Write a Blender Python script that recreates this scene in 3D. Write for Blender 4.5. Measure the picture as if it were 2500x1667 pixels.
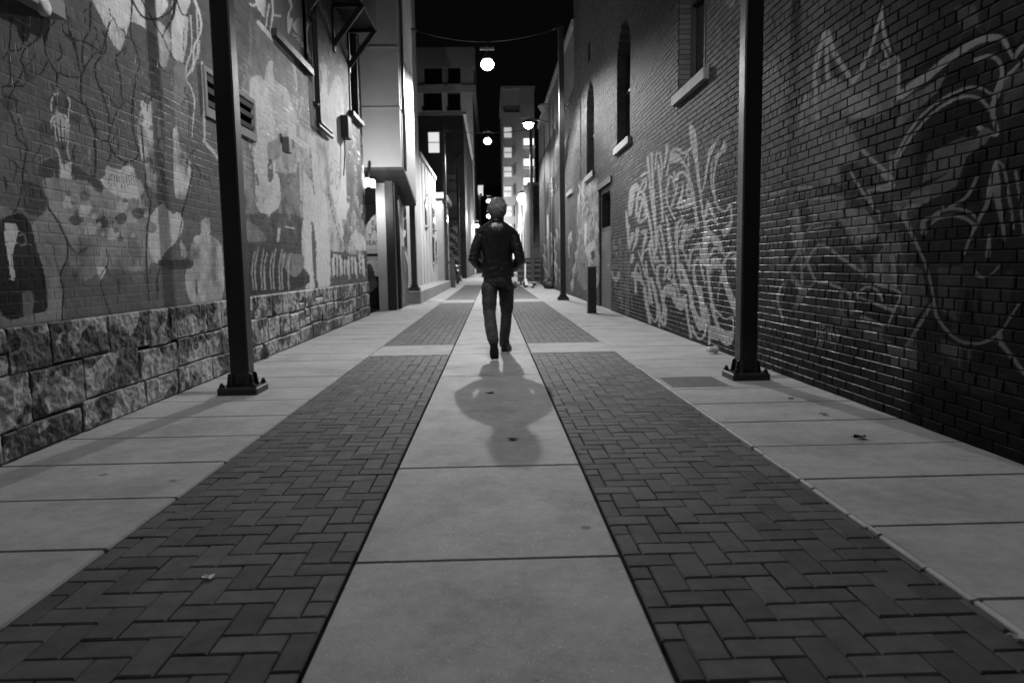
import bpy, bmesh, math, random
import numpy as np
from mathutils import Vector, Matrix
random.seed(7)
for o in list(bpy.data.objects): bpy.data.objects.remove(o)
SC = bpy.context.scene
COL = SC.collection
R = math.radians

# ------------------------------------------------------------ camera
CAM_H = 1.045; F_PX = 1760.0; YAW = 0.0264679; PITCH = 0.105165; ROLL = 0.0163837
_f = Vector((math.sin(YAW)*math.cos(PITCH), math.cos(YAW)*math.cos(PITCH), -math.sin(PITCH)))
_r = Vector((math.cos(YAW), -math.sin(YAW), 0)); _u = _r.cross(_f)
_u2 = math.cos(ROLL)*_u + math.sin(ROLL)*_r; _r2 = math.cos(ROLL)*_r - math.sin(ROLL)*_u
camd = bpy.data.cameras.new('camera'); cam = bpy.data.objects.new('camera', camd); COL.objects.link(cam)
cam.matrix_world = Matrix(((_r2.x, _u2.x, -_f.x, 0), (_r2.y, _u2.y, -_f.y, 0), (_r2.z, _u2.z, -_f.z, CAM_H), (0, 0, 0, 1)))
camd.sensor_width = 36; camd.lens = F_PX/2500*36; camd.clip_end = 1500; camd.clip_start = 0.05
camd.dof.use_dof = True; camd.dof.focus_distance = 4.8; camd.dof.aperture_fstop = 3.2
SC.camera = cam

# ------------------------------------------------------------ night sky and exposure
W = bpy.data.worlds.new('World'); SC.world = W; W.use_nodes = True
wn = W.node_tree; bg = wn.nodes['Background']
sky = wn.nodes.new('ShaderNodeTexSky'); sky.sky_type = 'NISHITA'; sky.sun_disc = False
sky.sun_elevation = R(-9); sky.sun_rotation = R(200)
hs = wn.nodes.new('ShaderNodeHueSaturation'); hs.inputs['Saturation'].default_value = 0.0
wn.links.new(sky.outputs[0], hs.inputs['Color'])
addw = wn.nodes.new('ShaderNodeMixRGB'); addw.blend_type = 'ADD'; addw.inputs[0].default_value = 1
addw.inputs[2].default_value = (0.035, 0.035, 0.035, 1)
wn.links.new(hs.outputs[0], addw.inputs[1]); wn.links.new(addw.outputs[0], bg.inputs[0])
bg.inputs[1].default_value = 0.05
SC.view_settings.view_transform = 'Standard'; SC.view_settings.look = 'None'
SC.view_settings.exposure = 0.0; SC.view_settings.gamma = 1.0
SC.render.resolution_x = 1024; SC.render.resolution_y = 682
LAMP_I = 33.0      # watt per steradian below a lamp, before its optics

# ------------------------------------------------------------ camera maths: photograph pixel <-> world
def ray(px, py):
    a = (px-1250)/F_PX; b = -(py-833.5)/F_PX
    return _f + a*_r2 + b*_u2
def at_z(px, py, z=0.0):
    d = ray(px, py); t = (z-CAM_H)/d.z
    return (d.x*t, d.y*t)
def at_x(px, py, X):
    d = ray(px, py); t = X/d.x
    return (d.y*t, CAM_H+d.z*t)
def at_y(px, py, Y):
    d = ray(px, py); t = Y/d.y
    return (d.x*t, CAM_H+d.z*t)
def to_px(P):
    """numpy (n,3) world -> photograph pixels"""
    Q = P - np.array([0, 0, CAM_H])
    z = Q@np.array(_f); x = Q@np.array(_r2); y = Q@np.array(_u2)
    z = np.maximum(z, 0.05)
    return np.stack([1250+F_PX*x/z, 833.5-F_PX*y/z], 1)

# ------------------------------------------------------------ numpy noise
def _hash(ix, iy, seed):
    h = (ix.astype(np.int64)*374761393 + iy.astype(np.int64)*668265263 + seed*2147483647) & 0xffffffff
    h = ((h ^ (h >> 13))*1274126177) & 0xffffffff
    h = (h ^ (h >> 16)) & 0xffffffff
    return h/4294967295.0
def vnoise(x, y, seed=0):
    ix = np.floor(x); iy = np.floor(y); fx = x-ix; fy = y-iy
    fx = fx*fx*(3-2*fx); fy = fy*fy*(3-2*fy)
    ix = ix.astype(np.int64); iy = iy.astype(np.int64)
    a = _hash(ix, iy, seed); b = _hash(ix+1, iy, seed); c = _hash(ix, iy+1, seed); d = _hash(ix+1, iy+1, seed)
    return (a*(1-fx)+b*fx)*(1-fy) + (c*(1-fx)+d*fx)*fy
def fbm(x, y, seed=0, oct=4):
    s = 0; a = 0.5; t = 0
    for i in range(oct):
        s = s + a*vnoise(x*2**i, y*2**i, seed+i*17); t += a; a *= 0.5
    return s/t

# ------------------------------------------------------------ objects
def tag(o, label=None, cat=None, group=None, kind=None):
    if label: o['label'] = label
    if cat: o['category'] = cat
    if group: o['group'] = group
    if kind: o['kind'] = kind
    return o
def thing(name, label, cat, loc=(0, 0, 0), rz=0.0, group=None):
    o = bpy.data.objects.new(name, None); COL.objects.link(o)
    o.location = loc; o.rotation_euler = (0, 0, rz); o.empty_display_size = 0.2
    return tag(o, label, cat, group)
def link(name, me, parent=None):
    o = bpy.data.objects.new(name, me); COL.objects.link(o)
    if parent is not None: o.parent = parent
    return o
def copy_tree(o, parent=None):
    c = o.copy(); COL.objects.link(c)
    if parent is not None: c.parent = parent
    for ch in list(o.children): copy_tree(ch, c)
    return c
class MB:
    """collects shapes, builds ONE mesh object"""
    def __init__(s): s.v = []; s.f = []; s.m = []; s.sm = []
    def add(s, vs, fs, mi=0, smooth=False):
        n = len(s.v); s.v += [tuple(p) for p in vs]
        for f in fs: s.f.append([i+n for i in f]); s.m.append(mi); s.sm.append(smooth)
        return s
    def box(s, x0, x1, y0, y1, z0, z1, mi=0, c=0.0):
        if c <= 0:
            vs = [(x, y, z) for z in (z0, z1) for y in (y0, y1) for x in (x0, x1)]
            return s.add(vs, [(0, 2, 3, 1), (4, 5, 7, 6), (0, 1, 5, 4), (2, 6, 7, 3), (0, 4, 6, 2), (1, 3, 7, 5)], mi)
        xs = (x0, x0+c, x1-c, x1)   # chamfered along vertical and top edges
        def ring(z, d): return [(x0+d, y0+c+d*0, z), (x0+c, y0+d, z), (x1-c, y0+d, z), (x1-d, y0+c, z), (x1-d, y1-c, z), (x1-c, y1-d, z), (x0+c, y1-d, z), (x0+d, y1-c, z)]
        vs = ring(z0, 0)+ring(z1-c, 0)+ring(z1, c*0.7)
        fs = [tuple(range(7, -1, -1)), tuple(range(16, 24))]
        for k in (0, 8):
            for i in range(8): fs.append((k+i, k+(i+1) % 8, k+8+(i+1) % 8, k+8+i))
        return s.add(vs, fs, mi)
    def rot_box(s, c, half, M, mi=0):
        vs = [Vector(c)+M@Vector((sx*half[0], sy*half[1], sz*half[2])) for sz in (-1, 1) for sy in (-1, 1) for sx in (-1, 1)]
        return s.add(vs, [(0, 2, 3, 1), (4, 5, 7, 6), (0, 1, 5, 4), (2, 6, 7, 3), (0, 4, 6, 2), (1, 3, 7, 5)], mi)
    def beam(s, a, b, w, h, mi=0):
        a = Vector(a); b = Vector(b); d = (b-a); L = d.length; d.normalize()
        up = Vector((0, 0, 1)) if abs(d.z) < 0.95 else Vector((0, 1, 0))
        sx = d.cross(up).normalized(); uy = sx.cross(d)
        M = Matrix((sx, d, uy)).transposed()
        return s.rot_box((a+b)/2, (w/2, L/2, h/2), M, mi)
    def tube(s, pts, r, n=8, mi=0, cap=True, smooth=True):
        pts = [Vector(p) for p in pts]; rs = r if isinstance(r, (list, tuple)) else [r]*len(pts)
        base = len(s.v); vs = []; px = None
        for i, p in enumerate(pts):
            d = (pts[min(i+1, len(pts)-1)]-pts[max(i-1, 0)]).normalized()
            if px is None:
                px = d.orthogonal().normalized()
            px = (px-d*px.dot(d)).normalized(); py = d.cross(px)
            for k in range(n):
                a = 2*math.pi*k/n; vs.append(p+rs[i]*(math.cos(a)*px+math.sin(a)*py))
        fs = []
        for i in range(len(pts)-1):
            for k in range(n): fs.append((i*n+k, i*n+(k+1) % n, (i+1)*n+(k+1) % n, (i+1)*n+k))
        s.add(vs, fs, mi, smooth)
        if cap:
            nb = base; s.f.append([nb+k for k in range(n-1, -1, -1)]); s.m.append(mi); s.sm.append(False)
            e = nb+(len(pts)-1)*n; s.f.append([e+k for k in range(n)]); s.m.append(mi); s.sm.append(False)
        return s
    def lathe(s, prof, c=(0, 0, 0), n=24, mi=0, smooth=True, axis='z'):
        vs = []; fs = []
        for r, z in prof:
            for k in range(n):
                a = 2*math.pi*k/n; p = (r*math.cos(a), r*math.sin(a), z)
                if axis == 'x': p = (z, p[0], p[1])
                if axis == 'y': p = (p[0], z, p[1])
                vs.append((c[0]+p[0], c[1]+p[1], c[2]+p[2]))
        for i in range(len(prof)-1):
            for k in range(n): fs.append((i*n+k, i*n+(k+1) % n, (i+1)*n+(k+1) % n, (i+1)*n+k))
        return s.add(vs, fs, mi, smooth)
    def sphere(s, c, r, n=16, mi=0, sz=1.0):
        prof = [(max(1e-4, r*math.sin(math.pi*i/(n//2))), -r*sz*math.cos(math.pi*i/(n//2))) for i in range(n//2+1)]
        return s.lathe(prof, c, n, mi)
    def prism(s, poly, y0, y1, mi=0, plane='xz'):
        n = len(poly)
        def P(a, b, t):
            return {'xz': (a, t, b), 'yz': (t, a, b), 'xy': (a, b, t)}[plane]
        vs = [P(a, b, y0) for a, b in poly]+[P(a, b, y1) for a, b in poly]
        fs = [tuple(range(n)), tuple(range(2*n-1, n-1, -1))]+[(i, i+n, (i+1) % n+n, (i+1) % n) for i in range(n)]
        return s.add(vs, fs, mi)
    def build(s, name, mats, parent=None, bevel=0.0):
        me = bpy.data.meshes.new(name); me.from_pydata(s.v, [], s.f)
        for m in (mats if isinstance(mats, (list, tuple)) else [mats]): me.materials.append(m)
        me.polygons.foreach_set('material_index', s.m); me.polygons.foreach_set('use_smooth', s.sm)
        bm = bmesh.new(); bm.from_mesh(me); bmesh.ops.recalc_face_normals(bm, faces=bm.faces); bm.to_mesh(me); bm.free()
        me.update(); o = link(name, me, parent)
        if bevel > 0:
            b = o.modifiers.new('bevel', 'BEVEL'); b.width = bevel; b.segments = 2; b.limit_method = 'ANGLE'; b.angle_limit = R(40)
        return o
def np_mesh(name, V, F, mat, parent=None, attrs=None, smooth=False):
    me = bpy.data.meshes.new(name)
    me.vertices.add(len(V)); me.vertices.foreach_set('co', np.asarray(V, np.float32).ravel())
    F = np.asarray(F, np.int32); nf = len(F)
    me.loops.add(nf*4); me.polygons.add(nf)
    me.loops.foreach_set('vertex_index', F.ravel())
    me.polygons.foreach_set('loop_start', np.arange(nf, dtype=np.int32)*4)
    me.polygons.foreach_set('loop_total', np.full(nf, 4, np.int32))
    me.polygons.foreach_set('use_smooth', np.full(nf, smooth))
    me.update(calc_edges=True)
    for k, a in (attrs or {}).items():
        at = me.attributes.new(k, 'FLOAT', 'POINT'); at.data.foreach_set('value', np.asarray(a, np.float32))
    me.materials.append(mat); me.validate()
    return link(name, me, parent)

# ------------------------------------------------------------ materials (the photograph is black and white: every colour is a grey)
def g(v): return (v, v, v, 1)
def mat(name, base, rough=0.7, var=0.15, scale=3.0, bump=0.0, bscale=40.0, metal=0.0, spec=0.5, rvar=0.1, coords='Object', stain=0.0, emit=None, coat=0.0, glint_speck=0.0, gum=0.0):
    m = bpy.data.materials.new(name); m.use_nodes = True; nt = m.node_tree; N = nt.nodes; L = nt.links
    b = N['Principled BSDF']; b.inputs['Metallic'].default_value = metal; b.inputs['Specular IOR Level'].default_value = spec
    b.inputs['Coat Weight'].default_value = coat
    tc = N.new('ShaderNodeTexCoord')
    def noise(sc, det=5, rg=0.6):
        n = N.new('ShaderNodeTexNoise'); n.inputs['Scale'].default_value = sc; n.inputs['Detail'].default_value = det
        n.inputs['Roughness'].default_value = rg; L.new(tc.outputs[coords], n.inputs['Vector']); return n
    n1 = noise(scale)
    mr = N.new('ShaderNodeMapRange'); mr.inputs[1].default_value = 0.25; mr.inputs[2].default_value = 0.75
    mr.inputs[3].default_value = base*(1-var); mr.inputs[4].default_value = base*(1+var); L.new(n1.outputs['Fac'], mr.inputs[0])
    out = mr.outputs[0]
    if stain > 0:
        n2 = noise(scale*0.35, 8, 0.7); m2 = N.new('ShaderNodeMapRange'); m2.inputs[1].default_value = 0.52; m2.inputs[2].default_value = 0.68
        m2.inputs[3].default_value = 1; m2.inputs[4].default_value = 1-stain; L.new(n2.outputs['Fac'], m2.inputs[0])
        mm = N.new('ShaderNodeMath'); mm.operation = 'MULTIPLY'; L.new(out, mm.inputs[0]); L.new(m2.outputs[0], mm.inputs[1]); out = mm.outputs[0]
    if glint_speck > 0:  # painted glints: tiny bright specks added to the base colour as sparkle
        n4 = noise(170, 1, 0.5); m4 = N.new('ShaderNodeMapRange'); m4.inputs[1].default_value = 0.70; m4.inputs[2].default_value = 0.76
        m4.inputs[3].default_value = 0; m4.inputs[4].default_value = glint_speck; L.new(n4.outputs['Fac'], m4.inputs[0])
        a4 = N.new('ShaderNodeMath'); a4.operation = 'ADD'; L.new(out, a4.inputs[0]); L.new(m4.outputs[0], a4.inputs[1]); out = a4.outputs[0]
    if gum > 0:
        def spots(sc, rad, dark, out):
            vo = N.new('ShaderNodeTexVoronoi'); vo.inputs['Scale'].default_value = sc; L.new(tc.outputs[coords], vo.inputs['Vector'])
            sp = N.new('ShaderNodeSeparateColor'); L.new(vo.outputs['Color'], sp.inputs[0])
            rr_ = N.new('ShaderNodeMath'); rr_.operation = 'MULTIPLY'; L.new(sp.outputs[0], rr_.inputs[0]); rr_.inputs[1].default_value = rad*sc
            sb = N.new('ShaderNodeMath'); sb.operation = 'SUBTRACT'; L.new(vo.outputs['Distance'], sb.inputs[0]); L.new(rr_.outputs[0], sb.inputs[1])
            mp_ = N.new('ShaderNodeMapRange'); mp_.inputs[1].default_value = -0.01*sc*.4; mp_.inputs[2].default_value = 0.01*sc*.4; mp_.inputs[3].default_value = dark; mp_.inputs[4].default_value = 1
            L.new(sb.outputs[0], mp_.inputs[0]); ml = N.new('ShaderNodeMath'); ml.operation = 'MULTIPLY'; L.new(out, ml.inputs[0]); L.new(mp_.outputs[0], ml.inputs[1]); return ml.outputs[0]
        out = spots(2.1, .035, 1-gum, out); out = spots(9.0, .008, 1-gum*.8, out)
        n5 = noise(14, 8, .75); m5 = N.new('ShaderNodeMapRange'); m5.inputs[1].default_value = .3; m5.inputs[2].default_value = .7; m5.inputs[3].default_value = .84; m5.inputs[4].default_value = 1.14; L.new(n5.outputs['Fac'], m5.inputs[0])
        l5 = N.new('ShaderNodeMath'); l5.operation = 'MULTIPLY'; L.new(out, l5.inputs[0]); L.new(m5.outputs[0], l5.inputs[1]); out = l5.outputs[0]
    L.new(out, b.inputs['Base Color'])
    n3 = noise(scale*2.3); m3 = N.new('ShaderNodeMapRange'); m3.inputs[3].default_value = max(0.02, rough-rvar); m3.inputs[4].default_value = min(1, rough+rvar)
    L.new(n3.outputs['Fac'], m3.inputs[0]); L.new(m3.outputs[0], b.inputs['Roughness'])
    if bump > 0:
        nb = noise(bscale, 6, 0.65); bp = N.new('ShaderNodeBump'); bp.inputs['Strength'].default_value = 1; bp.inputs['Distance'].default_value = bump
        L.new(nb.outputs['Fac'], bp.inputs['Height']); L.new(bp.outputs[0], b.inputs['Normal'])
    if emit is not None:
        b.inputs['Emission Color'].default_value = (1, 1, 1, 1); b.inputs['Emission Strength'].default_value = emit
    return m
def mat_attr(name, attr, rough=0.5, bump=0.002, bscale=60, var=0.12, rvar=0.12, mul=1.0, spec=0.5):
    """colour from a painted-surface attribute of the mesh (mural paint, brick tone)"""
    m = mat(name, 0.5, rough, 0.0, 5.0, bump, bscale, rvar=rvar, spec=spec)
    nt = m.node_tree; N = nt.nodes; L = nt.links; b = N['Principled BSDF']
    for l in list(b.inputs['Base Color'].links): L.remove(l)
    a = N.new('ShaderNodeAttribute'); a.attribute_name = attr
    tc = [n for n in N if n.type == 'TEX_COORD'][0]
    n = N.new('ShaderNodeTexNoise'); n.inputs['Scale'].default_value = 9; n.inputs['Detail'].default_value = 8; n.inputs['Roughness'].default_value = 0.7
    L.new(tc.outputs['Object'], n.inputs['Vector'])
    mr = N.new('ShaderNodeMapRange'); mr.inputs[1].default_value = 0.3; mr.inputs[2].default_value = 0.7
    mr.inputs[3].default_value = mul*(1-var); mr.inputs[4].default_value = mul*(1+var); L.new(n.outputs['Fac'], mr.inputs[0])
    mm = N.new('ShaderNodeMath'); mm.operation = 'MULTIPLY'; L.new(a.outputs['Fac'], mm.inputs[0]); L.new(mr.outputs[0], mm.inputs[1])
    L.new(mm.outputs[0], b.inputs['Base Color'])
    return m
def mat_brick(name, base, mortar, rough=0.75, bw=0.215, rh=0.0677, axis='yz', bump=0.006, var=0.3, stain=0.3):
    m = mat(name, base, rough, var, 1.3, 0, stain=stain); nt = m.node_tree; N = nt.nodes; L = nt.links; b = N['Principled BSDF']
    tc = [n for n in N if n.type == 'TEX_COORD'][0]
    sp = N.new('ShaderNodeSeparateXYZ'); cb = N.new('ShaderNodeCombineXYZ'); L.new(tc.outputs['Object'], sp.inputs[0])
    L.new(sp.outputs[1 if axis == 'yz' else 0], cb.inputs[0]); L.new(sp.outputs[2], cb.inputs[1])
    br = N.new('ShaderNodeTexBrick'); br.inputs['Scale'].default_value = 1; br.inputs['Brick Width'].default_value = bw
    br.inputs['Row Height'].default_value = rh; br.inputs['Mortar Size'].default_value = 0.006; br.inputs['Mortar Smooth'].default_value = 0.3
    br.inputs['Color1'].default_value = g(0.75); br.inputs['Color2'].default_value = g(1.25); br.inputs['Mortar'].default_value = g(mortar/base)
    L.new(cb.outputs[0], br.inputs['Vector'])
    src = b.inputs['Base Color'].links[0].from_socket
    mm = N.new('ShaderNodeMath'); mm.operation = 'MULTIPLY'; L.new(src, mm.inputs[0]); L.new(br.outputs['Color'], mm.inputs[1]); L.new(mm.outputs[0], b.inputs['Base Color'])
    bp = N.new('ShaderNodeBump'); bp.invert = True; bp.inputs['Distance'].default_value = bump; L.new(br.outputs['Fac'], bp.inputs['Height']); L.new(bp.outputs[0], b.inputs['Normal'])
    return m
M = {}
M['concrete'] = mat('concrete', 0.35, 0.8, 0.2, 2.2, 0.0015, 60, stain=0.28, glint_speck=0.3, spec=.3, gum=.5)
M['concrete_mid'] = mat('concrete_mid', 0.38, 0.78, 0.22, 2.6, 0.002, 50, stain=0.35, glint_speck=0.9, spec=.3, gum=.55)
M['asphalt'] = mat('asphalt', 0.06, 0.9, 0.3, 4, 0.003, 90)
M['joint'] = mat('joint_dirt', 0.02, 0.95, 0.3, 9, 0.004, 120)
M['kerb'] = mat('kerb_concrete', 0.46, 0.7, 0.2, 5, 0.002, 60, stain=0.2)
M['black_steel'] = mat('black_steel', 0.03, 0.42, 0.3, 3, 0.0006, 50, spec=0.5, stain=0.2)
M['grey_steel'] = mat('grey_steel', 0.10, 0.45, 0.2, 4, 0.0005, 50)
M['dark_metal'] = mat('dark_metal', 0.02, 0.5, 0.3, 4, 0.0005, 60)
M['steel'] = mat('galvanised_steel', 0.35, 0.35, 0.2, 8, 0.0003, 80, metal=0.8)
M['stone_sill'] = mat('stone_sill', 0.34, 0.7, 0.2, 6, 0.002, 40)
M['right_sill'] = mat('right_sill', 0.2, 0.65, 0.25, 6, 0.002, 40, stain=.3)
M['plate'] = mat('tread_plate', 0.2, 0.55, 0.25, 12, 0.001, 80, stain=.3)
M['dark_glass'] = mat('dark_glass', 0.008, 0.12, 0.2, 2, spec=0.6)
M['wood_dark'] = mat('dark_painted_wood', 0.035, 0.6, 0.3, 6, 0.001, 30)
M['white_plaster'] = mat('white_plaster', 0.55, 0.8, 0.1, 1.2, 0.002, 30, stain=0.3)
M['grey_plaster'] = mat('grey_plaster', 0.36, 0.75, 0.12, 0.9, 0.002, 30, stain=0.15)
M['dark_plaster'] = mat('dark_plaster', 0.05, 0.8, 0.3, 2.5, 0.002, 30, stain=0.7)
M['roof'] = mat('roof_membrane', 0.06, 0.9, 0.2, 1)
M['lit'] = mat('lit_lamp_glass', 0.8, 0.4, 0.02, 3, emit=60)
M['lit_far'] = mat('lit_far_lamp', 0.8, 0.4, 0.02, 3, emit=30)
M['lit_window'] = mat('lit_window', 0.6, 0.4, 0.1, 2, emit=0.75)
M['lit_bright'] = mat('lit_bright_window', 0.7, 0.4, 0.1, 2, emit=1.6)
M['black'] = mat('black_paint', 0.006, 0.6, 0.3, 4)
M['white'] = mat('white_paint', 0.75, 0.5, 0.05, 4)
# ------------------------------------------------------------ ground, paving
gm = MB(); gm.box(-60, 60, -8, 420, -0.6, -0.035); tag(gm.build('ground', M['joint']), kind='structure')
fa = MB(); fa.box(-40, 40, 66, 400, -0.030, -0.002); tag(fa.build('far_road', M['asphalt']), kind='structure')
CX0, CX1 = -0.508, 0.443
LP0, LP1 = -1.472, -0.519
RP0, RP1 = 0.454, 1.449
BAND = (at_z(1080, 866)[1], at_z(1080, 842)[1])
BAND2 = (at_z(1250, 737)[1], at_z(1250, 730.5)[1])
def slabs(name, x0, x1, ys, m, gap=0.011, z=0.0, kx0=0, jit=0.0):
    mb = MB()
    for a, b in zip(ys[:-1], ys[1:]):
        dz = random.uniform(-jit, jit)
        mb.box(x0, x1, a+gap/2, b-gap/2, -0.12, z+dz, c=0.009)
    return tag(mb.build(name, m, bevel=0), kind='structure')
jy = [at_z(1190, 1364.5)[1], at_z(1195, 1138)[1], at_z(1195, 916)[1]]
ys = [-4, -1.2, 0.9, jy[0], jy[1], jy[2], BAND[0], BAND[1]]
y = BAND[1]
while y < 66: y += 2.6; ys.append(y)
slabs('concrete_path', CX0, CX1, ys, M['concrete_mid'], jit=0.001)
for x0, x1 in ((LP0, LP1), (RP0, RP1)):
    for k, (a, b) in enumerate((BAND, BAND2)):
        slabs('concrete_band', x0, x1, [a, b], M['concrete'])
def walk(name, x0, x1, y0, per, yend, m):
    ys = []; y = y0
    while y > -3: y -= per
    while y < yend: ys.append(y); y += per
    return slabs(name, x0, x1, ys, m, jit=0.0015)
jl = sorted(at_z(*p)[1] for p in ((257, 1340), (432, 1212), (549, 1126), (638, 1062.5), (706, 1013)))
jr = sorted(at_z(*p)[1] for p in ((2127, 1283.6), (1960, 1169), (1840, 1091), (1754, 1031), (1687, 986.5)))
walk('sidewalk', -2.80, -1.481, jl[0], (jl[-1]-jl[0])/4, 66, M['concrete'])
walk('sidewalk', 1.478, 2.72, jr[0], (jr[-1]-jr[0])/4, 66, M['concrete'])
# light worn kerb lip between the right-hand pavers and the sidewalk, one piece per slab
mb = MB(); per = (jr[-1]-jr[0])/4; y = jr[0]-8*per
while y < 40:
    yy = y
    while yy < y+per-0.02:
        L = min(random.uniform(0.12, 0.4), y+per-yy-0.006)
        w = random.uniform(-0.003, 0.002)
        mb.box(1.457+w*0.5, 1.476, yy+0.002, yy+L-0.002, -0.1, 0.001+random.uniform(-0.004, 0.003), c=0.005); yy += L
    y += per
tag(mb.build('kerb_edge', M['kerb']), kind='structure')

def herringbone(x0, x1, regions, seed):
    """real pavers: every brick a chamfered block, cut at the edges of its strip"""
    rnd = random.Random(seed); w = 0.1; gp = 0.0035; ch = 0.006
    V = []; F = []; T = []
    for (ya, yb) in regions:
        ni = int((x1-x0)/w)+3; nj0 = int(ya/w)-3; nj1 = int(yb/w)+3
        for j in range(nj0, nj1):
            for i in range(-3, ni):
                k = (i-j) % 4
                if k == 0: a, b, c, d = i*w, (i+2)*w, j*w, (j+1)*w
                elif k == 3: a, b, c, d = i*w, (i+1)*w, j*w, (j+2)*w
                else: continue
                a += x0-0.03; b += x0-0.03
                a = max(a, x0); b = min(b, x1); c = max(c, ya); d = min(d, yb)
                if b-a < 0.018 or d-c < 0.018: continue
                jx = rnd.uniform(-0.0012, 0.0012); jyy = rnd.uniform(-0.0012, 0.0012)
                a += gp/2+jx; b += -gp/2+jx; c += gp/2+jyy; d += -gp/2+jyy
                z = -0.002+rnd.uniform(-0.0016, 0.0016); tx = rnd.uniform(-0.008, 0.008); ty = rnd.uniform(-0.008, 0.008)
                mx, my = (a+b)/2, (c+d)/2
                def zz(x, y): return z+(x-mx)*tx+(y-my)*ty
                n = len(V)
                q = rnd.uniform(-0.0015, 0.0015)
                for (x, y) in ((a, c), (b, c), (b, d), (a, d)): V.append((x, y, -0.06))
                for (x, y) in ((a, c), (b, c), (b, d), (a, d)): V.append((x, y, zz(x, y)-ch*0.8))
                for (x, y) in ((a+ch, c+ch), (b-ch, c+ch+q), (b-ch, d-ch), (a+ch, d-ch+q)): V.append((x, y, zz(x, y)))
                F.append((n+8, n+9, n+10, n+11))
                for e in range(4):
                    f2 = (e+1) % 4
                    F.append((n+4+e, n+4+f2, n+8+f2, n+8+e)); F.append((n+e, n+f2, n+4+f2, n+4+e))
                t = 0.088*(1+rnd.uniform(-0.24, 0.24)) * (0.75 if rnd.random() < 0.05 else 1)
                T += [t]*12
    return np.array(V), F, T
M['paver'] = mat_attr('paver', 'tone', 0.78, 0.0016, 150, 0.3, spec=0.2)
regs = [(-1.0, BAND[0]-0.004), (BAND[1]+0.004, BAND2[0]-0.004), (BAND2[1]+0.004, 40)]
for x0, x1, sd in ((LP0, LP1, 3), (RP0, RP1, 5)):
    V, F, T = herringbone(x0, x1, regs, sd)
    tag(np_mesh('brick_paving', V, F, M['paver'], attrs={'tone': T}), kind='structure')
for x0, x1 in ((LP0, LP1), (RP0, RP1)): slabs('concrete_band', x0, x1, [40, 44, 48, 52, 56, 60, 66], M['concrete'])
# ------------------------------------------------------------ mural paint: shapes traced on the walls, evaluated per vertex
CR = {'S': (0, 0, 1), 'C1': (0, 0, .3826), 'C2': (500, 0, .3189), 'C4': (0, 500, .3826), 'C5': (500, 350, .3189), 'R2': (1250, 350, .28708), 'R3': (1450, 0, .28699),
      'R4': (1450, 400, .35074), 'R5': (1850, 0, .31894), 'R6': (1850, 450, .44643), 'D1': (1500, 250, .22321), 'D2': (1500, 550, .22321),
      'D3': (600, 0, .19133), 'D4': (600, 280, .28064), 'D5': (1880, 420, .30612), 'D6': (2140, 420, .37)}
def cr(pts, k, n=5):
    """crop pixels -> smoothed curve in photograph pixels"""
    ox, oy, s = CR[k]; P = [(ox+x*s, oy+y*s) for x, y in pts]
    if len(P) < 3 or n <= 1: return np.array(P, float)
    Q = [P[0]]+P+[P[-1]]; out = []
    for i in range(1, len(Q)-2):
        p0, p1, p2, p3 = map(np.array, Q[i-1:i+3])
        for t in np.linspace(0, 1, n, endpoint=False):
            out.append(0.5*((2*p1)+(-p0+p2)*t+(2*p0-5*p1+4*p2-p3)*t*t+(-p0+3*p1-3*p2+p3)*t**3))
    out.append(np.array(P[-1])); return np.array(out)
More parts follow.
